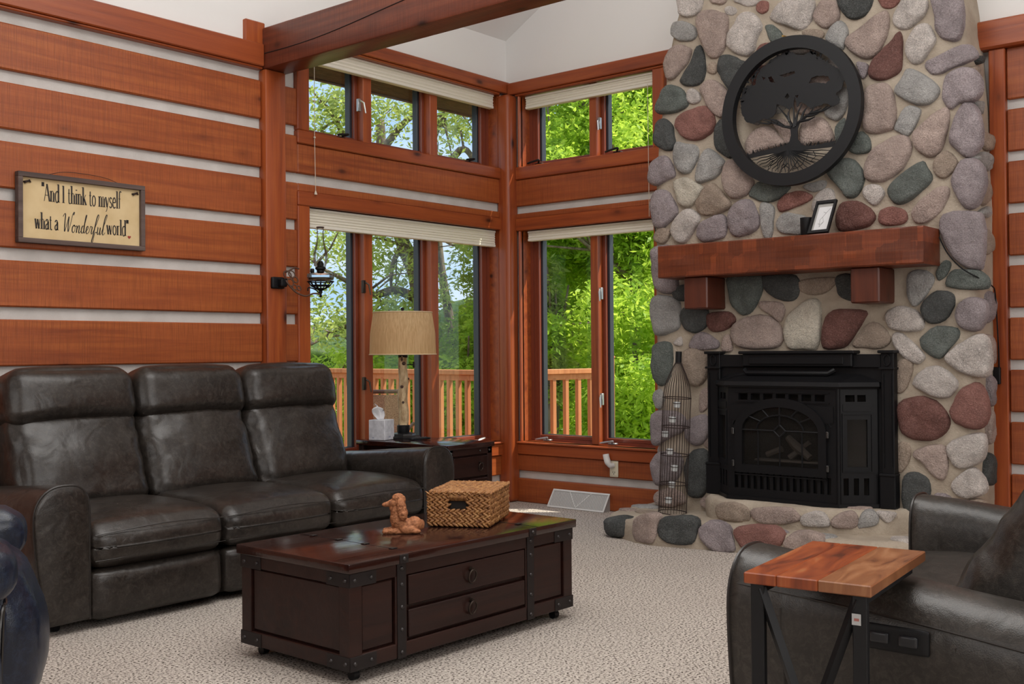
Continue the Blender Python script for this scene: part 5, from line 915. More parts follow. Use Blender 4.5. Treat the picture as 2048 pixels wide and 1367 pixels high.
for i in range(13):
    row = []
    for j in range(9):
        u, v = i/12, j/8; wd = .034+.060*v*(1.35-v); x = (u-.5)*2*wd-.055*v**1.4; y = .014*math.sin(u*9+v*3)*(.3+v)+.006*math.sin(u*20); z = .130+.115*v-.05*v*abs(u-.42)**1.2*2
        row.append(bm.verts.new((x, y, z)))
    G.append(row)
for i in range(12):
    for j in range(8): bm.faces.new((G[i][j], G[i+1][j], G[i+1][j+1], G[i][j+1]))
TS = plain('tissue_white', (.86, .86, .88), .8); o = link_mesh('tissue', bm, TS, tb, True); md = o.modifiers.new('s', 'SOLIDIFY'); md.thickness = .0012
rm = thing('remote_control', 'small black remote control lying in front of the lamp base', 'remote', (-1.545, -.50, ez+.001), local=True); rm.rotation_euler = (0, 0, R(-18)); rm.location = (-1.535, -.515, ez+.001)
pillow('remote_body', .145, .045, .016, .007, IRON2, rm, (0, 0, .009), n=6); 
for k in range(5): pillow('button', .010, .010, .004, .0018, plain('button_grey', (.06, .06, .065), .5), rm, (-.05+k*.024, 0, .018), n=2)
# ------------------------------------------------------------------ small side table that slides over the seat arm
cs = thing('c_side_table', 'small side table with a glossy orange-brown plank top and black X legs', 'side table', (-4.165, -4.552, 0), local=True); cs.rotation_euler = (0, 0, R(6))
ACA = NM('acacia_top'); v = ACA.co((1, 1, 1)); wv = ACA.n('ShaderNodeTexNoise'); mpa = ACA.co((2.2, 9, 1)); oi_ = ACA.n('ShaderNodeObjectInfo')
ad = ACA.n('ShaderNodeVectorMath', operation='ADD'); cmb = ACA.n('ShaderNodeCombineXYZ'); ACA.l(ACA.math('MULTIPLY', oi_.outputs['Random'], 9.0), cmb.inputs[1]); ACA.l(mpa, ad.inputs[0]); ACA.l(cmb.outputs[0], ad.inputs[1])
g1 = ACA.noise(ad.outputs[0], 1.7, 4, .55, 1.6); g2 = ACA.noise(ACA.co((6, 120, 6)), 1.0, 3)
cc = ACA.ramp(g1, [(.33, (.06, .013, .006)), (.42, (.22, .042, .012)), (.57, (.35, .080, .020)), (.68, (.42, .17, .065))]); cc = ACA.mix(ACA.math('MULTIPLY', g2, .35), cc, (.16, .04, .012)); ACA.set(Base_Color=cc, Roughness=.30, Specular_IOR_Level=.5); ACA = ACA.m
ACB = ACA.copy(); ACB.name = 'acacia_top_brown'
for nd in ACB.node_tree.nodes:
    if nd.type == 'VALTORGB':
        for e, c in zip(nd.color_ramp.elements, [(.07, .026, .012), (.20, .075, .030), (.30, .125, .052), (.38, .18, .085)]): e.color = (*c, 1)
tzz = .655
for i, (a, b, m_) in enumerate(((-.252, -.118, ACA), (-.1175, .048, ACA), (.0485, .252, ACB))):
    bm = bmesh.new(); bm_box(bm, -.245, .245, .147-(b+.252)/.504*.294, .147-(a+.252)/.504*.294, tzz, tzz+.026, .0025); link_mesh('plank', bm, m_, cs)
xl = -.225; bm = bmesh.new()
for y in (-.118, .118): box('leg', xl-.010, xl+.010, y-.016, y+.016, .0, tzz, IRON2, cs, .002)
for s in (-1, 1): tube('x_brace', [(xl, s*.112, tzz-.01), (xl, -s*.112, .02)], .013, IRON2, cs, 4)
for y in (-.118, .118): box('floor_rail', xl, .18, y-.0125, y+.0125, .0, .025, IRON2, cs, .002); box('top_rail', xl, .18, y-.0125, y+.0125, tzz-.022, tzz, IRON2, cs, .002)
box('cross_rail', .16, .185, -.118, .118, 0, .025, IRON2, cs, .002)
lb = box('label_sticker', xl-.0135, xl-.0128, -.122, -.102, tzz-.065, tzz-.040, plain('sticker_grey', (.42, .42, .42), .5), cs)
box('sticker_print', xl-.0139, xl-.0135, -.118, -.107, tzz-.056, tzz-.050, plain('sticker_red', (.35, .12, .10), .5), lb)
# ------------------------------------------------------------------ wall sign
sg = thing('quotation_sign', 'framed cream wooden sign with a black quotation hung on the log wall', 'sign', (-3.645, -.02, 1.79))
SX0, SX1, SZ0, SZ1 = -4.014, -3.278, 1.788, 2.160; fA = lambda u, v, h: (u, -h, v)
FRW = wood('weathered_frame_wood', (.095, .062, .052), (.05, .032, .028), (.15, .105, .09), 0, .7, saw=False, knots=False)
fw = .026
for a in ((SX0, SX1, SZ0, SZ0+fw), (SX0, SX1, SZ1-fw, SZ1), (SX0, SX0+fw, SZ0+fw, SZ1-fw), (SX1-fw, SX1, SZ0+fw, SZ1-fw)): box('frame_strip', a[0], a[1], -.052, -.014, a[2], a[3], FRW, sg, .002)
CRM = NM('cream_board'); vv = CRM.co(); CRM.set(Base_Color=CRM.ramp(CRM.noise(vv, 11, 4), [(.3, (.60, .44, .23)), (.7, (.68, .52, .29))]), Roughness=.7); CRM = CRM.m
brd = box('board', SX0+fw, SX1-fw, -.030, -.016, SZ0+fw, SZ1-fw, CRM, sg)
INK = plain('sign_ink', (.025, .018, .015), .6)
GL = {'A': (.47, [('n', (0, 0), (.21, 1)), ('k', (.21, 1), (.42, 0)), ('n', (.08, .35), (.33, .35))]), 'n': (.38, [('k', (.07, 0), (.07, .62)), ('n', (.07, .5), (.14, .61), (.22, .60), (.27, .5)), ('k', (.28, .52), (.28, 0))]),
      'd': (.38, [('k', (.28, 0), (.28, 1.05)), ('m', (.28, .55), (.16, .63), (.05, .47), (.04, .2), (.11, .0), (.2, .0), (.28, .1))]), 'I': (.25, [('k', (.1, 0), (.1, 1))]), 't': (.25, [('m', (.1, .85), (.1, .12), (.15, .0), (.22, .03)), ('n', (.01, .6), (.2, .6))]),
      'h': (.38, [('k', (.07, 0), (.07, 1.05)), ('n', (.07, .5), (.14, .61), (.22, .60), (.27, .5)), ('k', (.28, .52), (.28, 0))]), 'i': (.19, [('k', (.08, 0), (.08, .62)), ('k', (.08, .80), (.08, .86))]),
      'k': (.36, [('k', (.07, 0), (.07, 1.05)), ('n', (.28, .62), (.08, .28)), ('k', (.14, .38), (.31, 0))]), 'o': (.36, [('m', (.16, .63), (.05, .5), (.04, .15), (.15, .0), (.26, .12), (.28, .45), (.16, .63))]),
      'm': (.58, [('k', (.07, 0), (.07, .62)), ('n', (.07, .5), (.14, .61), (.21, .60), (.26, .5)), ('k', (.27, .52), (.27, 0)), ('n', (.27, .5), (.34, .61), (.41, .60), (.46, .5)), ('k', (.47, .52), (.47, 0))]),
      'y': (.33, [('k', (.02, .62), (.15, .02)), ('n', (.29, .62), (.13, -.12), (.03, -.26))]), 's': (.28, [('m', (.22, .53), (.13, .62), (.04, .52), (.07, .37), (.19, .26), (.22, .1), (.12, .0), (.03, .08))]),
      'e': (.33, [('m', (.04, .34), (.26, .36), (.23, .56), (.15, .63), (.05, .48), (.04, .18), (.13, .0), (.26, .08))]), 'l': (.18, [('k', (.08, 0), (.08, 1.05))]), 'f': (.24, [('m', (.26, 1.0), (.19, 1.05), (.11, .92), (.1, 0)), ('n', (.01, .6), (.2, .6))]),
      'w': (.50, [('k', (.02, .62), (.12, 0)), ('n', (.12, 0), (.22, .6)), ('k', (.22, .6), (.33, 0)), ('n', (.33, 0), (.43, .62))]), 'a': (.36, [('m', (.05, .5), (.13, .62), (.23, .58), (.25, .42)), ('k', (.25, .5), (.25, 0)), ('m', (.25, .37), (.1, .3), (.04, .15), (.11, .0), (.25, .1))]),
      'r': (.27, [('k', (.07, 0), (.07, .62)), ('n', (.07, .46), (.14, .60), (.23, .60))]), '"': (.20, [('k', (.05, 1.08), (.05, .84)), ('k', (.14, 1.08), (.14, .84))]), ' ': (.20, [])}
def ribbon(bm, pts, w):
    P = [Vector((a, b, 0)) for a, b in pts]; n = len(P); L = []; R2 = []
    for i in range(n):
        d = (P[min(i+1, n-1)]-P[max(i-1, 0)]); d = d.normalized() if d.length > 0 else Vector((1, 0, 0)); s = Vector((-d.y, d.x, 0))*w
        L.append(bm.verts.new((P[i].x+s.x, -.0308, P[i].y+s.y))); R2.append(bm.verts.new((P[i].x-s.x, -.0308, P[i].y-s.y)))
    for i in range(n-1): bm.faces.new((L[i], L[i+1], R2[i+1], R2[i]))
def write(text, x0, x1, zb_, cap):
    tot = sum(GL[c][0] for c in text); s = (x1-x0)/tot; bm = bmesh.new(); x = x0
    for c in text:
        w, S = GL[c]
        for stv in S:
            k = {'k': .0046, 'n': .0018, 'm': .0031}[stv[0]]; P = [(x+a*s, zb_+b*cap) for a, b in stv[1:]]
            if len(P) > 2: P = [(p.x, p.y) for p in spline([(a, b, 0) for a, b in P], 5, False)]
            ribbon(bm, P, k)
            if stv[0] == 'k' and abs(stv[1][0]-stv[2][0]) < .01:
                for (a, b) in (stv[1], stv[2]):
                    if abs(b) < .01: ribbon(bm, [(x+a*s-.008, zb_+.001), (x+a*s+.008, zb_+.001)], .0012)
                    elif b in (.62, 1.05, 1): ribbon(bm, [(x+a*s-.008, zb_+b*cap-.003), (x+a*s, zb_+b*cap)], .0014)
        x += w*s
    o = link_mesh('lettering', bm, INK, brd); return o
write('"And I think to myself', -3.878, -3.418, 2.018, .092)
write('what a', -3.915, -3.785, 1.868, .084); write('world"', -3.505, -3.372, 1.868, .084)
SCR = {'W': (.55, [[(-.05, .82), (.02, .98), (.09, .95), (.10, .5), (.14, .02), (.22, .35), (.31, .85), (.32, .4), (.36, .02), (.46, .5), (.53, 1.0), (.62, 1.12), (.58, .95)]]), 'o': (.27, [[(.15, .42), (.05, .3), (.05, .08), (.13, .0), (.21, .12), (.2, .36), (.13, .42), (.2, .34), (.3, .38)]]),
       'n': (.30, [[(.02, .38), (.06, .36), (.05, .0), (.09, .28), (.17, .42), (.20, .3), (.19, .05), (.24, .0), (.31, .12)]]), 'd': (.30, [[(.2, .38), (.1, .40), (.04, .2), (.08, .01), (.17, .08), (.22, .5), (.30, 1.0), (.24, .9), (.20, .3), (.22, .02), (.30, .1)]]),
       'e': (.24, [[(.0, .12), (.10, .2), (.17, .34), (.12, .42), (.06, .3), (.06, .06), (.13, .0), (.25, .12)]]), 'r': (.24, [[(.0, .12), (.06, .42), (.09, .40), (.17, .38), (.14, .1), (.18, .0), (.25, .1)]]),
       'f': (.24, [[(.0, .1), (.12, .4), (.28, .95), (.24, 1.1), (.15, .8), (.05, .0), (-.02, -.4), (.05, -.42), (.10, -.1), (.14, .1), (.25, .1)]]), 'u': (.30, [[(.02, .38), (.06, .38), (.05, .08), (.10, .0), (.18, .15), (.21, .40), (.20, .06), (.24, .0), (.31, .12)]]),
       'l': (.22, [[(.0, .12), (.12, .5), (.27, 1.05), (.22, 1.12), (.13, .8), (.08, .1), (.14, .0), (.24, .14)]])}
bm = bmesh.new(); tot = sum(SCR[c][0] for c in 'Wonderful'); x = -3.765; s = .245/tot; cap = .100
for c in 'Wonderful':
    w, S = SCR[c]
    for L in S:
        P = spline([(x+a*s+b*.012, 1.862+b*cap, 0) for a, b in L], 5, False)
        for i in range(len(P)-1): ribbon(bm, [(P[i].x, P[i].y), (P[i+1].x, P[i+1].y)], .0016+.0014*(1 if P[i+1].y < P[i].y else 0))
    x += w*s
link_mesh('script_lettering', bm, INK, brd)
hz = [(.0105*math.sin(a)**3*1.0, .0026*(3.2*math.cos(a)-1.2*math.cos(2*a)-.5*math.cos(3*a)-.2*math.cos(4*a))) for a in np.linspace(0, 2*PI, 22, endpoint=False)]
prism('heart', [(-3.368+a, 1.862+b) for a, b in hz], .0302, .0312, plain('heart_red', (.30, .03, .02), .5), brd, fA)
for x in (SX0+.055, SX1-.055):
    bm = bmesh.new(); bm_tube(bm, [(x-.02, -.034, SZ1-.052), (x, -.040, SZ1-.046), (x+.02, -.034, SZ1-.050), (x+.012, -.038, SZ1-.040), (x-.014, -.038, SZ1-.058)], .004, 5); link_mesh('wire_knot', bm, WIRE, sg, True)
tube('hanging_wire', spline([(SX0+.17, -.030, SZ1), (SX0+.26, -.028, SZ1+.025), (SX0+.38, -.022, SZ1+.030), (SX0+.50, -.026, SZ1+.022), (SX0+.58, -.030, SZ1)], 5, False), .0016, WIRE, sg, 5)
# ------------------------------------------------------------------ oil lamp on a swinging bracket
ol = thing('oil_lamp_sconce', 'antique clear-glass oil lamp on a black iron swing bracket at the post', 'wall lamp', (-2.35, -.06, 1.57))
OX, OY = -2.113, -.20
pillow('wall_mount', .10, .022, .075, .008, IRON, ol, (-2.352, -.066, 1.645), n=4)
pillow('mount_block', .05, .05, .052, .008, IRON, ol, (-2.335, -.090, 1.645), n=4)
BRN = plain('rusty_bracket_iron', (.10, .05, .032), .7, .3); bm = bmesh.new(); P0 = Vector((-2.325, -.11, 1.66)); P1 = Vector((OX, OY, 1.575))
arm_pts = [P0, P0.lerp(P1, .25)+Vector((0, 0, -.045)), P0.lerp(P1, .55)+Vector((0, 0, -.050)), P0.lerp(P1, .8)+Vector((0, 0, -.012)), P1]
bm_tube(bm, spline(arm_pts, 5, False), .006, 6)
for (t, dz, r) in ((.06, .04, .026), (.18, .055, .022), (.14, .0, .022), (.28, .03, .018), (.26, -.02, .016), (.38, -.015, .014)):
    c = P0.lerp(P1, t)+Vector((0, 0, dz)); d_ = (P1-P0).normalized(); bm_tube(bm, [c+d_*r*math.cos(a)+Vector((0, 0, r*math.sin(a))) for a in np.linspace(0, 2*PI, 12, endpoint=False)], .0042, 5, closed=True)
bm_tube(bm, [P0+Vector((0, 0, .05)), P0+Vector((.06, -.02, .085)), P0+Vector((.085, -.03, .075))], .005, 5); link_mesh('swing_arm', bm, BRN, ol, True)
bm = bmesh.new(); bm_lathe(bm, [(.004, -.02), (.010, -.012), (.006, .0), (.012, .015), (.010, .03)], (OX, OY, 1.575), 12); d_ = (P1-P0).normalized()
bm_tube(bm, spline([P1+Vector((0, 0, .0)), P1-d_*.04+Vector((0, 0, .018)), P1-d_*.085+Vector((0, 0, .012)), P1-d_*.09+Vector((0, 0, -.01))], 4, False), .0045, 5)
for k in range(14):
    a = 2*PI*k/14; ca, sa = math.cos(a), math.sin(a); bm_tube(bm, [(OX+r*ca, OY+r*sa, z) for r, z in ((.008, 1.60), (.030, 1.612), (.058, 1.628), (.080, 1.655))], .0035, 5)
for r, z in ((.084, 1.657), (.062, 1.632), (.034, 1.612)): bm_tube(bm, [(OX+r*math.cos(a), OY+r*math.sin(a), z) for a in np.linspace(0, 2*PI, 26, endpoint=False)], .004, 5, closed=True)
link_mesh('lamp_holder', bm, IRON, ol, True)
lathe('oil_font', [(.02, 0), (.060, .004), (.082, .012), (.087, .030), (.086, .048), (.070, .054), (.03, .056)], (OX, OY, 1.658), LGLASS, ol, 28)
lathe('oil', [(0, .006), (.076, .012), (.078, .024), (0, .024)], (OX, OY, 1.658), plain('lamp_oil', (.10, .075, .04), .1), ol, 20)
lathe('burner', [(.018, 0), (.024, .006), (.024, .018), (.034, .026), (.034, .036), (.020, .044), (.022, .06), (.012, .078), (0, .080)], (OX, OY, 1.712), IRON, ol, 18)
bm = bmesh.new(); bm_lathe(bm, [(.010, 0), (.013, .004), (.013, .024), (.010, .028), (0, .028)], (OX-.052, OY+.02, 1.712), 10); link_mesh('filler_cap', bm, IRON, ol, True, 40)
lathe('glass_chimney', [(.030, 0), (.036, .02), (.045, .06), (.045, .095), (.034, .135), (.025, .175), (.022, .215), (.022, .262), (.024, .267)], (OX, OY, 1.742), LGLASS, ol, 28, cap=False)
tube('glass_rim', [(OX+.023*math.cos(a), OY+.023*math.sin(a), 2.008) for a in np.linspace(0, 2*PI, 20, endpoint=False)], .0035, plain('dark_rim', (.05, .03, .025), .3), ol, 5, closed=True)
# ------------------------------------------------------------------ outlet, air freshener, floor register
ou = thing('power_outlet', 'ivory wall outlet plate under the window beside the chimney', 'outlet', (-.02, -1.035, .26))
pillow('cover_plate', .008, .075, .120, .003, plain('ivory_plastic', (.66, .60, .46), .4), ou, (-.017, -1.035, .318), n=4); bm = bmesh.new()
for dz in (-.03,):
    for dy in (-.008, .008): bm_box(bm, -.0225, -.021, -1.035+dy-.0015, -1.035+dy+.0015, .318+dz, .318+dz+.012)
    bm_box(bm, -.0225, -.021, -1.038, -1.032, .318+dz-.010, .318+dz-.004)
link_mesh('outlet_slots', bm, IRON2, ou)
af = thing('plug_in_air_freshener', 'white plug-in air freshener stuck in the upper socket of the outlet', 'air freshener', (-.035, -1.02, .33))
bm = bmesh.new(); P = spline([(-.024, -1.03, .345), (-.048, -1.025, .345), (-.060, -1.012, .365), (-.060, -.998, .40), (-.060, -.992, .43)], 4, False); bm_tube(bm, P, [.020]*8+[.024]*8+[.022], 14); link_mesh('freshener_body', bm, plain('white_plastic', (.72, .71, .69), .3), af, True, 50)
WM = plain('white_enamel', (.66, .65, .63), .4); GR = plain('register_grille', (.36, .35, .34), .5)
rg_ = thing('baseboard_register', 'white sloping baseboard heat register with a V-shaped rib on the floor', 'heat register', (-.06, -.73, 0))
fR = lambda u, v, h: (-.018-.088*(1-v/.128)-h*.8, -u, v+h*.5)
u0, u1 = .47, 1.0
prism('housing', [(-.012, .0), (-.10, .0), (-.10, .008), (-.02, .125), (-.012, .125)], -.992, -.478, GR, rg_, lambda a, b, h: (a, h, b))
bm = bmesh.new()
for a in ((u0, u1, .0, .010), (u0, u1, .116, .128), (u0, u0+.012, .01, .116), (u1-.012, u1, .01, .116)): bm_prism(bm, [(a[0], a[2]), (a[1], a[2]), (a[1], a[3]), (a[0], a[3])], 0, .006, fR)
mid = (u0+u1)/2
for s in (-1, 1): bm_prism(bm, [(mid-.004, .012), (mid+.004, .012), (mid+s*.10+.005, .116), (mid+s*.10-.005, .116)], 0, .006, fR)
link_mesh('register_frame', bm, WM, rg_)
bm = bmesh.new()
for k in range(36):
    u = u0+.018+(u1-u0-.036)*k/35; bm_prism(bm, [(u-.0015, .012), (u+.0015, .012), (u+.0015, .114), (u-.0015, .114)], 0, .003, fR)
link_mesh('grille_fins', bm, WM, rg_)
# ================================================================== outdoors
def m_grass():
    a = NM('meadow'); v = a.co(); n = a.noise(v, .12, 4); n2 = a.noise(v, 3, 4); c = a.ramp(n, [(.35, (.22, .26, .08)), (.6, (.36, .37, .15)), (.75, (.44, .40, .20))]); a.set(Base_Color=a.mix(a.math('MULTIPLY', n2, .4), c, (.16, .20, .06)), Roughness=.9); return a.m
GRD = -1.6
me = ([( -120, .5, GRD), (-120, 260, GRD), (260, 260, GRD), (260, -120, GRD), (1.0, -120, GRD), (1.0, .5, GRD)], [(0, 1, 2, 3, 4, 5)])
tag(link_mesh('meadow', me, m_grass()), 'flat yellow-green meadow stretching away behind the deck', 'meadow')
# deck boards: parts of one deck
dk = thing('deck', 'wooden deck outside the windows with reddish boards', 'deck', (.4, 1.8, -.08))
for k in range(24):
    y = .25+k*.15
    box('deck_board', -3.2, .70+.009*k, y, y+.142, -.08, -.045, DECKW, dk, .004)
for k in range(3): box('deck_board', .28, 2.0, .225-.2*(k+1)*.7, .225-.2*k*.7-.006, -.08, -.045, DECKW, dk, .004)
def rail(name, label, p, q, sp, skip_last=False):
    t = thing(name, label, 'railing', (p[0], p[1], -.045), group='deck railings'); P = Vector(p); Q = Vector(q); d = (Q-P); L = d.length; d.normalize(); s = Vector((-d.y, d.x, 0))
    def rbox(nm, a, b, w0, w1, z0, z1):
        bm = bmesh.new(); V = [bm.verts.new(P+d*u+s*w+Vector((0, 0, z))) for u in (a, b) for w in (w0, w1) for z in (z0, z1)]
        for f in ((0, 1, 3, 2), (4, 6, 7, 5), (0, 4, 5, 1), (2, 3, 7, 6), (0, 2, 6, 4), (1, 5, 7, 3)): bm.faces.new([V[i] for i in f])
        bmesh.ops.recalc_face_normals(bm, faces=bm.faces); bmesh.ops.bevel(bm, geom=bm.edges[:], offset=.004, segments=1, affect='EDGES'); return link_mesh(nm, bm, DECKW, t)
    rbox('top_rail', 0, L, -.055, .055, .985, 1.03); rbox('sub_rail', 0, L, -.02, .02, .93, .985); rbox('bottom_rail', 0, L, -.02, .02, .06, .11)
    n = int(L/sp)
    for k in range(n): rbox('baluster', (k+.5)*sp-.022, (k+.5)*sp+.022, -.022, .022, .09, .95)
    return t
rail('deck_railing', 'long deck railing with red-brown balusters beyond the lamp', (1.02, 3.82, 0), (.655, .60, 0), .128)
rail('deck_railing', 'short deck railing seen through the window beside the chimney', (.665, .575, 0), (1.87, .335, 0), .155)
pr = thing('railing_post', 'taller deck post at the end of the short railing', 'post', (1.9, .33, -.045)); box('post_shaft', 1.865, 1.94, .295, .37, -.045, 1.125, DECKW, pr, .004); box('post_cap', 1.86, 1.945, .29, .375, 1.125, 1.145, DECKW, pr, .004)
# patio chair seen behind the lamp
pc = thing('patio_chair', 'sling patio chair with tan mesh back standing on the deck behind the lamp', 'patio chair', (-.96, .55, -.045), local=True); pc.rotation_euler = (0, 0, R(-50)); pc.location = (-.83, .60, -.045)
CF = plain('chair_frame_bronze', (.16, .075, .055), .4, .4); SL = NM('sling_mesh'); vv = SL.co(); SL.set(Base_Color=SL.ramp(SL.noise(vv, 160, 2), [(.35, (.30, .14, .085)), (.65, (.62, .36, .23))]), Roughness=.8); SL = SL.m
bm = bmesh.new()
for s in (-1, 1):
    bm_tube(bm, [(s*.20, .10, .43), (s*.20, -.02, .50), (s*.20, -.13, .94)], .014, 8); bm_tube(bm, [(s*.20, .10, .43), (s*.20, .50, .45), (s*.21, .52, 0)], .014, 8); bm_tube(bm, [(s*.20, .02, .46), (s*.21, -.14, 0)], .014, 8); bm_tube(bm, [(s*.21, -.04, .64), (s*.23, .20, .67), (s*.23, .48, .64), (s*.21, .50, .44)], .014, 8)
bm_tube(bm, [(-.20, -.13, .94), (.20, -.13, .94)], .016, 8); link_mesh('chair_frame', bm, CF, pc, True, 40)
bm = bmesh.new(); bm_box(bm, -.19, .19, -.003, .003, 0, .42); bmesh.ops.transform(bm, matrix=Matrix.Translation((0, -.020, .51)) @ Matrix.Rotation(R(15), 4, 'X'), verts=bm.verts); link_mesh('sling_back', bm, SL, pc)
box('sling_seat', -.19, .19, .08, .50, .435, .442, SL, pc)
# roof eave above the left windows
EAV = NM('dark_eave_wood'); vv = EAV.co((2, 30, 8)); EAV.set(Base_Color=EAV.ramp(EAV.noise(vv, 4, 5, .7), [(.35, (.045, .022, .014)), (.65, (.16, .085, .05))]), Roughness=.85); EAV.bump(EAV.noise(vv, 8, 4), .6, .02); EAV = EAV.m
ev = thing('roof_eave', 'dark rough roof eave overhanging the upper left windows', 'eave', (-1.5, .5, 3.2))
prism('soffit', [(.20, 3.36), (.62, 3.22), (.62, 3.40), (.20, 3.60)], -4.0, .75, EAV, ev, lambda u, v, h: (h, u, v)); box('fascia', -4.0, .75, .60, .635, 3.215, 3.40, EAV, ev, .004)
# trees ---------------------------------------------------------------------------------
def m_leaf(name, c1, c2, c3, tr=.55):
    a = NM(name); v = a.co(); n = a.noise(v, 2.6, 3, .6); n2 = a.noise(v, 19, 2); c = a.ramp(a.math('ADD', a.math('MULTIPLY', n, .6), a.math('MULTIPLY', n2, .4)), [(.36, c1), (.5, c2), (.64, c3)])
    a.set(Base_Color=c, Roughness=.5, Specular_IOR_Level=.3); tl = a.n('ShaderNodeBsdfTranslucent'); a.l(a.mix(.5, c, tuple(min(1, x*1.5) for x in c3)), tl.inputs[0]); mx = a.n('ShaderNodeMixShader'); mx.inputs[0].default_value = tr; a.l(a.b.outputs[0], mx.inputs[1]); a.l(tl.outputs[0], mx.inputs[2]); a.l(mx.outputs[0], a.out.inputs[0]); return a.m
LF1 = m_leaf('bright_box_elder_leaves', (.12, .25, .015), (.31, .50, .04), (.56, .70, .10)); LF2 = m_leaf('mid_green_leaves', (.06, .13, .02), (.15, .27, .04), (.30, .42, .08)); LF3 = m_leaf('olive_sparse_leaves', (.17, .24, .06), (.33, .42, .10), (.52, .58, .18)); LF4 = m_leaf('dark_far_leaves', (.04, .08, .02), (.09, .16, .035), (.17, .25, .06), .35)
BK = NM('tree_bark'); vv = BK.co((5, 5, 1.2)); BK.set(Base_Color=BK.ramp(BK.noise(vv, 3, 6, .7), [(.35, (.10, .075, .055)), (.65, (.27, .215, .165))]), Roughness=.9); BK.bump(BK.noise(vv, 6, 5, .7), .9, .03); BK = BK.m
def leaves(name, centers, count, size, mat, parent, seed, flat=.5):
    """centers: list of (x,y,z,r); elongated kite leaves scattered in each"""
    g = np.random.default_rng(seed); C_ = np.array(centers); w = C_[:, 3]**2; idx = g.choice(len(C_), count, p=w/w.sum())
    d = g.normal(size=(count, 3)); d /= np.linalg.norm(d, axis=1)[:, None]; r = g.random(count)**.42; P = C_[idx, :3]+d*(C_[idx, 3]*r)[:, None]*np.array([1, 1, .8])
    a = g.normal(size=(count, 3)); a[:, 2] = a[:, 2]*flat-.45; a /= np.linalg.norm(a, axis=1)[:, None]; b = np.cross(a, g.normal(size=(count, 3))); b /= np.linalg.norm(b, axis=1)[:, None]
    s = size*g.uniform(.6, 1.25, count)[:, None]; nrm = np.cross(a, b); V = np.empty((count, 4, 3)); V[:, 0] = P; V[:, 1] = P+a*s*.42+b*s*.19+nrm*s*.05; V[:, 2] = P+a*s; V[:, 3] = P+a*s*.42-b*s*.19+nrm*s*.05
    me = bpy.data.meshes.new(name); me.vertices.add(count*4); me.vertices.foreach_set('co', V.reshape(-1)); me.loops.add(count*4); me.loops.foreach_set('vertex_index', np.arange(count*4)); me.polygons.add(count); me.polygons.foreach_set('loop_start', np.arange(0, count*4, 4)); me.update(calc_edges=True); me.validate()
    me.materials.append(mat); o = bpy.data.objects.new(name, me); COL.objects.link(o); o.parent = parent
    if parent.get('at') is not None: o.matrix_parent_inverse = Matrix.Translation(-Vector(parent['at']))
    o['kind'] = 'stuff'; return o
CAMP = Vector((CX, CY, CZ))
def at(px, py, t): return CAMP+t*(F_+R_*((px-1024)/2178.7)-U_*((py-683.5)/2178.7))
def tree(label, trunk, r0, limbs, centers, count, size, leafm, seed, twig=3, name='tree', rl=.35):
    T = [Vector(p) for p in trunk]; base = T[0]; root = thing(name, label, 'tree', tuple(base), group='trees beyond the deck'); rt = random.Random(seed)
    S_ = spline(T, 6, False); n = len(S_); bm = bmesh.new(); bm_tube(bm, S_, [r0*(1-.62*i/(n-1))*(1+.35*max(0, 1-i/3)) for i in range(n)], 12); link_mesh('trunk', bm, BK, root, True)
    bm = bmesh.new(); cs_ = [tuple(c) for c in centers]
    for L, r in limbs:
        S2 = spline(L, 5, False); m = len(S2); bm_tube(bm, S2, [r*(1-.8*i/(m-1)) for i in range(m)], 7)
        for k in range(twig):
            i = rt.randint(m//3, m-1); p = S2[i]; dv = Vector((rt.gauss(0, 1), rt.gauss(0, 1), rt.gauss(.1, .8))).normalized(); ln = rt.uniform(.4, 1.1); q1 = p+dv*ln*.5+Vector((0, 0, rt.uniform(-.1, .15))); q2 = p+dv*ln
            bm_tube(bm, [p, q1, q2], [r*.28, r*.18, r*.07], 5); cs_.append((q2.x, q2.y, q2.z, rl*rt.uniform(.7, 1.25)))
            if k % 2: cs_.append((q1.x, q1.y, q1.z, rl*.7))
    if limbs: link_mesh('branches', bm, BK, root, True)
    else: bm.free()
    leaves('foliage', cs_, count, size, leafm, root, seed); return root
def crown(c, R_x, R_y, R_z, n, r, seed):
    g = random.Random(seed); out = []
    for k in range(n):
        v = Vector((g.gauss(0, 1), g.gauss(0, 1), g.gauss(0, 1))).normalized()*g.random()**.45; out.append((c[0]+v.x*R_x, c[1]+v.y*R_y, c[2]+v.z*R_z, r*g.uniform(.7, 1.3)))
    return out
# big box elder through the chimney-side window
tr = [at(1262, 1060, 14), at(1288, 800, 14), at(1282, 640, 14), at(1272, 540, 14), at(1268, 430, 13.9), at(1240, 250, 13.8), at(1230, 60, 13.6)]
lim = [([at(1276, 560, 14), at(1245, 545, 13.5), at(1210, 520, 13.2), at(1150, 470, 12.8)], .07), ([at(1272, 520, 14), at(1262, 480, 13.6), at(1240, 400, 13), at(1215, 330, 12.5)], .08), ([at(1268, 470, 14), at(1290, 380, 14.2), at(1330, 280, 14.6)], .08), ([at(1280, 640, 14), at(1240, 630, 13.4), at(1190, 645, 12.9)], .05), ([at(1240, 250, 13.8), at(1150, 200, 13.4), at(1080, 140, 13.2)], .07)]
c0 = at(1225, 320, 14.5); tree('large box elder with a bark-covered trunk and bright leaves beyond the chimney-side window', tr, .17, lim, crown(c0, 1.5, 1.5, 2.2, 60, .55, 3), 70000, .105, LF1, 3, 5)
tr = [at(1110, 1000, 17), at(1112, 700, 17), at(1116, 480, 17), at(1122, 330, 17), at(1110, 200, 17)]
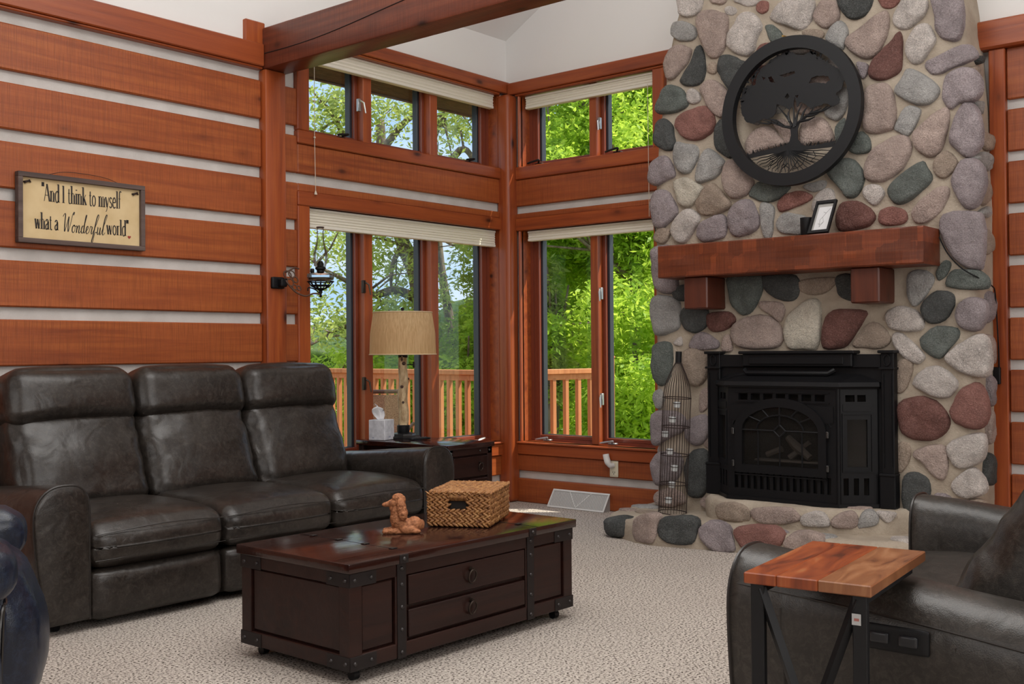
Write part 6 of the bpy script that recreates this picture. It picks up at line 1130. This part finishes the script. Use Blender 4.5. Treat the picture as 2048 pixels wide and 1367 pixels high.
tree('pale leaning tree trunk behind the left pane of the chimney-side windows', [at(1060, 1000, 18), at(1090, 600, 18), at(1108, 320, 18), at(1085, 180, 18)], .20, [([at(1100, 420, 18), at(1140, 350, 17.6), at(1190, 300, 17.2)], .08)], crown(at(1235, 420, 18), 1.2, 1.2, 3.4, 60, .6, 9), 30000, .13, LF2, 11, 4)
# bushes below, behind the railing
for i, (px, py, t, rx, rz, cnt, m_, lab) in enumerate([(1140, 700, 15.5, 1.4, 1.9, 30000, LF1, 'bright green shrub filling the view just behind the short railing'), (1290, 800, 12.6, 1.0, 1.3, 26000, LF1, 'leafy bush at the right edge of the chimney-side window'), (935, 760, 15, 1.3, 1.0, 22000, LF1, 'bright green bush behind the railing right of the lamp'), (820, 800, 14.5, 1.4, .9, 20000, LF1, 'low yellow-green bush behind the railing below the lamp shade'), (1215, 620, 20, 2.2, 2.6, 26000, LF2, 'mid-green thicket behind the box elder trunk'), (1095, 640, 13.4, .35, 1.0, 7000, LF3, 'narrow yellowish conifer-like shrub at the left edge of the chimney-side window')]):
    c = at(px, py, t); b = thing('bush', lab, 'bush', (c.x, c.y, GRD), group='bushes beyond the deck'); bm = bmesh.new(); rb_ = random.Random(i)
    for k in range(7): bm_tube(bm, [(c.x, c.y, GRD), (c.x+rb_.uniform(-.3, .3)*rx, c.y+rb_.uniform(-.3, .3)*rx, c.z-.6), (c.x+rb_.uniform(-.8, .8)*rx, c.y+rb_.uniform(-.8, .8)*rx, c.z+rb_.uniform(0, .7)*rz)], [.05, .035, .012], 6)
    link_mesh('stems', bm, BK, b, True); leaves('foliage', crown(c, rx, rx, rz, 34, .42 if rx > .5 else .22, 20+i), cnt, .10 if t < 18 else .15, m_, b, 30+i)
# leaning trunk in the third pane
tree('leaning bare-trunked tree in the right pane of the left windows', [at(925, 790, 16), at(903, 660, 16), at(886, 560, 16), at(877, 480, 16), at(872, 380, 16), at(862, 230, 16), at(850, 80, 16)], .08,
     [([at(876, 470, 16), at(905, 490, 15.6), at(925, 485, 15.4)], .03), ([at(872, 380, 16), at(920, 300, 15.6), at(950, 330, 15.4), at(962, 420, 15.2)], .07), ([at(866, 280, 16), at(900, 210, 15.7), at(940, 250, 15.5)], .05)],
     [(*at(955, 520, 15.2), .42), (*at(960, 600, 15.2), .30), (*at(945, 560, 15.3), .28), (*at(965, 450, 15.1), .4), (*at(885, 590, 15.8), .20), (*at(880, 680, 15.6), .35)], 3600, .10, LF3, 21, 2, rl=.26)
# forked tree above the lamp
tree('forked tree with pale limbs rising above the lamp shade', [at(858, 900, 15), at(850, 700, 15), at(842, 600, 15), at(832, 545, 15), at(812, 500, 15), at(800, 470, 15), at(770, 380, 15), at(760, 240, 15)], .17,
     [([at(832, 545, 15), at(838, 500, 14.8), at(850, 440, 14.7), at(870, 340, 14.5)], .10), ([at(812, 500, 15), at(790, 470, 14.8), at(760, 455, 14.6), at(700, 440, 14.4)], .05), ([at(840, 600, 15), at(790, 580, 14.6), at(740, 590, 14.2), at(690, 560, 13.9), at(630, 530, 13.5)], .075), ([at(806, 490, 15), at(785, 530, 14.8), at(782, 590, 14.7)], .05), ([at(850, 700, 15), at(790, 660, 14.5), at(700, 650, 13.8), at(620, 690, 13.4)], .07), ([at(790, 660, 14.5), at(720, 700, 14), at(660, 770, 13.6)], .05), ([at(770, 380, 15), at(700, 300, 14.4), at(640, 260, 14)], .07), ([at(765, 300, 15), at(830, 230, 14.6), at(900, 260, 14.4)], .06), ([at(700, 300, 14.4), at(660, 220, 14), at(620, 200, 13.8)], .05)],
     [(*at(835, 640, 14.6), .55), (*at(800, 600, 14.6), .35), (*at(870, 560, 14.6), .3), (*at(700, 480, 14), .4), (*at(650, 600, 13.6), .35), (*at(640, 220, 13.8), .55), (*at(680, 240, 13.8), .5), (*at(790, 250, 14.2), .35), (*at(640, 480, 13.4), .3), (*at(700, 560, 14), .28), (*at(690, 640, 13.7), .25)], 10500, .09, LF3, 31, 5, rl=.36)
# middle-distance wood and far tree line
for i, (px, t, r, h, m_, lab) in enumerate([(925, 34, 2.6, 4.3, LF4, 'rounded wood edge in the middle distance right of the lamp'), (980, 30, 1.3, 3.8, LF4, 'darker wood edge behind the third pane'), (1045, 34, .9, 4, LF4, 'wood mass hidden mostly by the corner post'), (790, 46, 3.2, 2.9, LF4, 'hazy tree clump across the meadow above the railing'), (655, 70, 9, 4.0, LF4, 'distant tree clump at the far left of the meadow'), (560, 76, 12, 4.4, LF4, 'far tree line behind the log wall edge'), (735, 90, 11, 3.6, LF4, 'far tree line across the meadow in the middle of the left pane'), (1205, 30, 2.0, 8, LF2, 'tall wood behind the chimney-side window, left half'), (1262, 30, 2.8, 9, LF2, 'tall wood behind the chimney-side window, right half'), (1370, 30, 3, 8, LF4, 'wood hidden mostly behind the chimney')]):
    c = at(px, 690, t); c.z = GRD+h*.45; b = thing('distant_trees', lab, 'trees', (c.x, c.y, GRD), group='woods in the distance'); bm = bmesh.new()
    bmesh.ops.create_icosphere(bm, subdivisions=4, radius=1)
    for v in bm.verts:
        w = 1+.28*noise.noise(v.co*2.1+Vector((i, 0, 0)))+.12*noise.noise(v.co*6); v.co = Vector((c.x+v.co.x*r*w*.92, c.y+v.co.y*r*w*.92, c.z+v.co.z*h*.5*w))
    link_mesh('crown_mass', bm, m_, b, True)
    g = random.Random(i); cen = [(c.x+math.cos(a)*r*.85*s, c.y+math.sin(a)*r*.85*s, c.z+h*.5*math.sqrt(max(0, 1-s*s))*g.uniform(-.6, 1), r*.22) for a, s in ((g.uniform(0, 6.28), g.uniform(.2, 1)) for _ in range(50))]
    leaves('foliage', cen, 9000, .22 if t < 40 else .40, m_, b, 60+i)
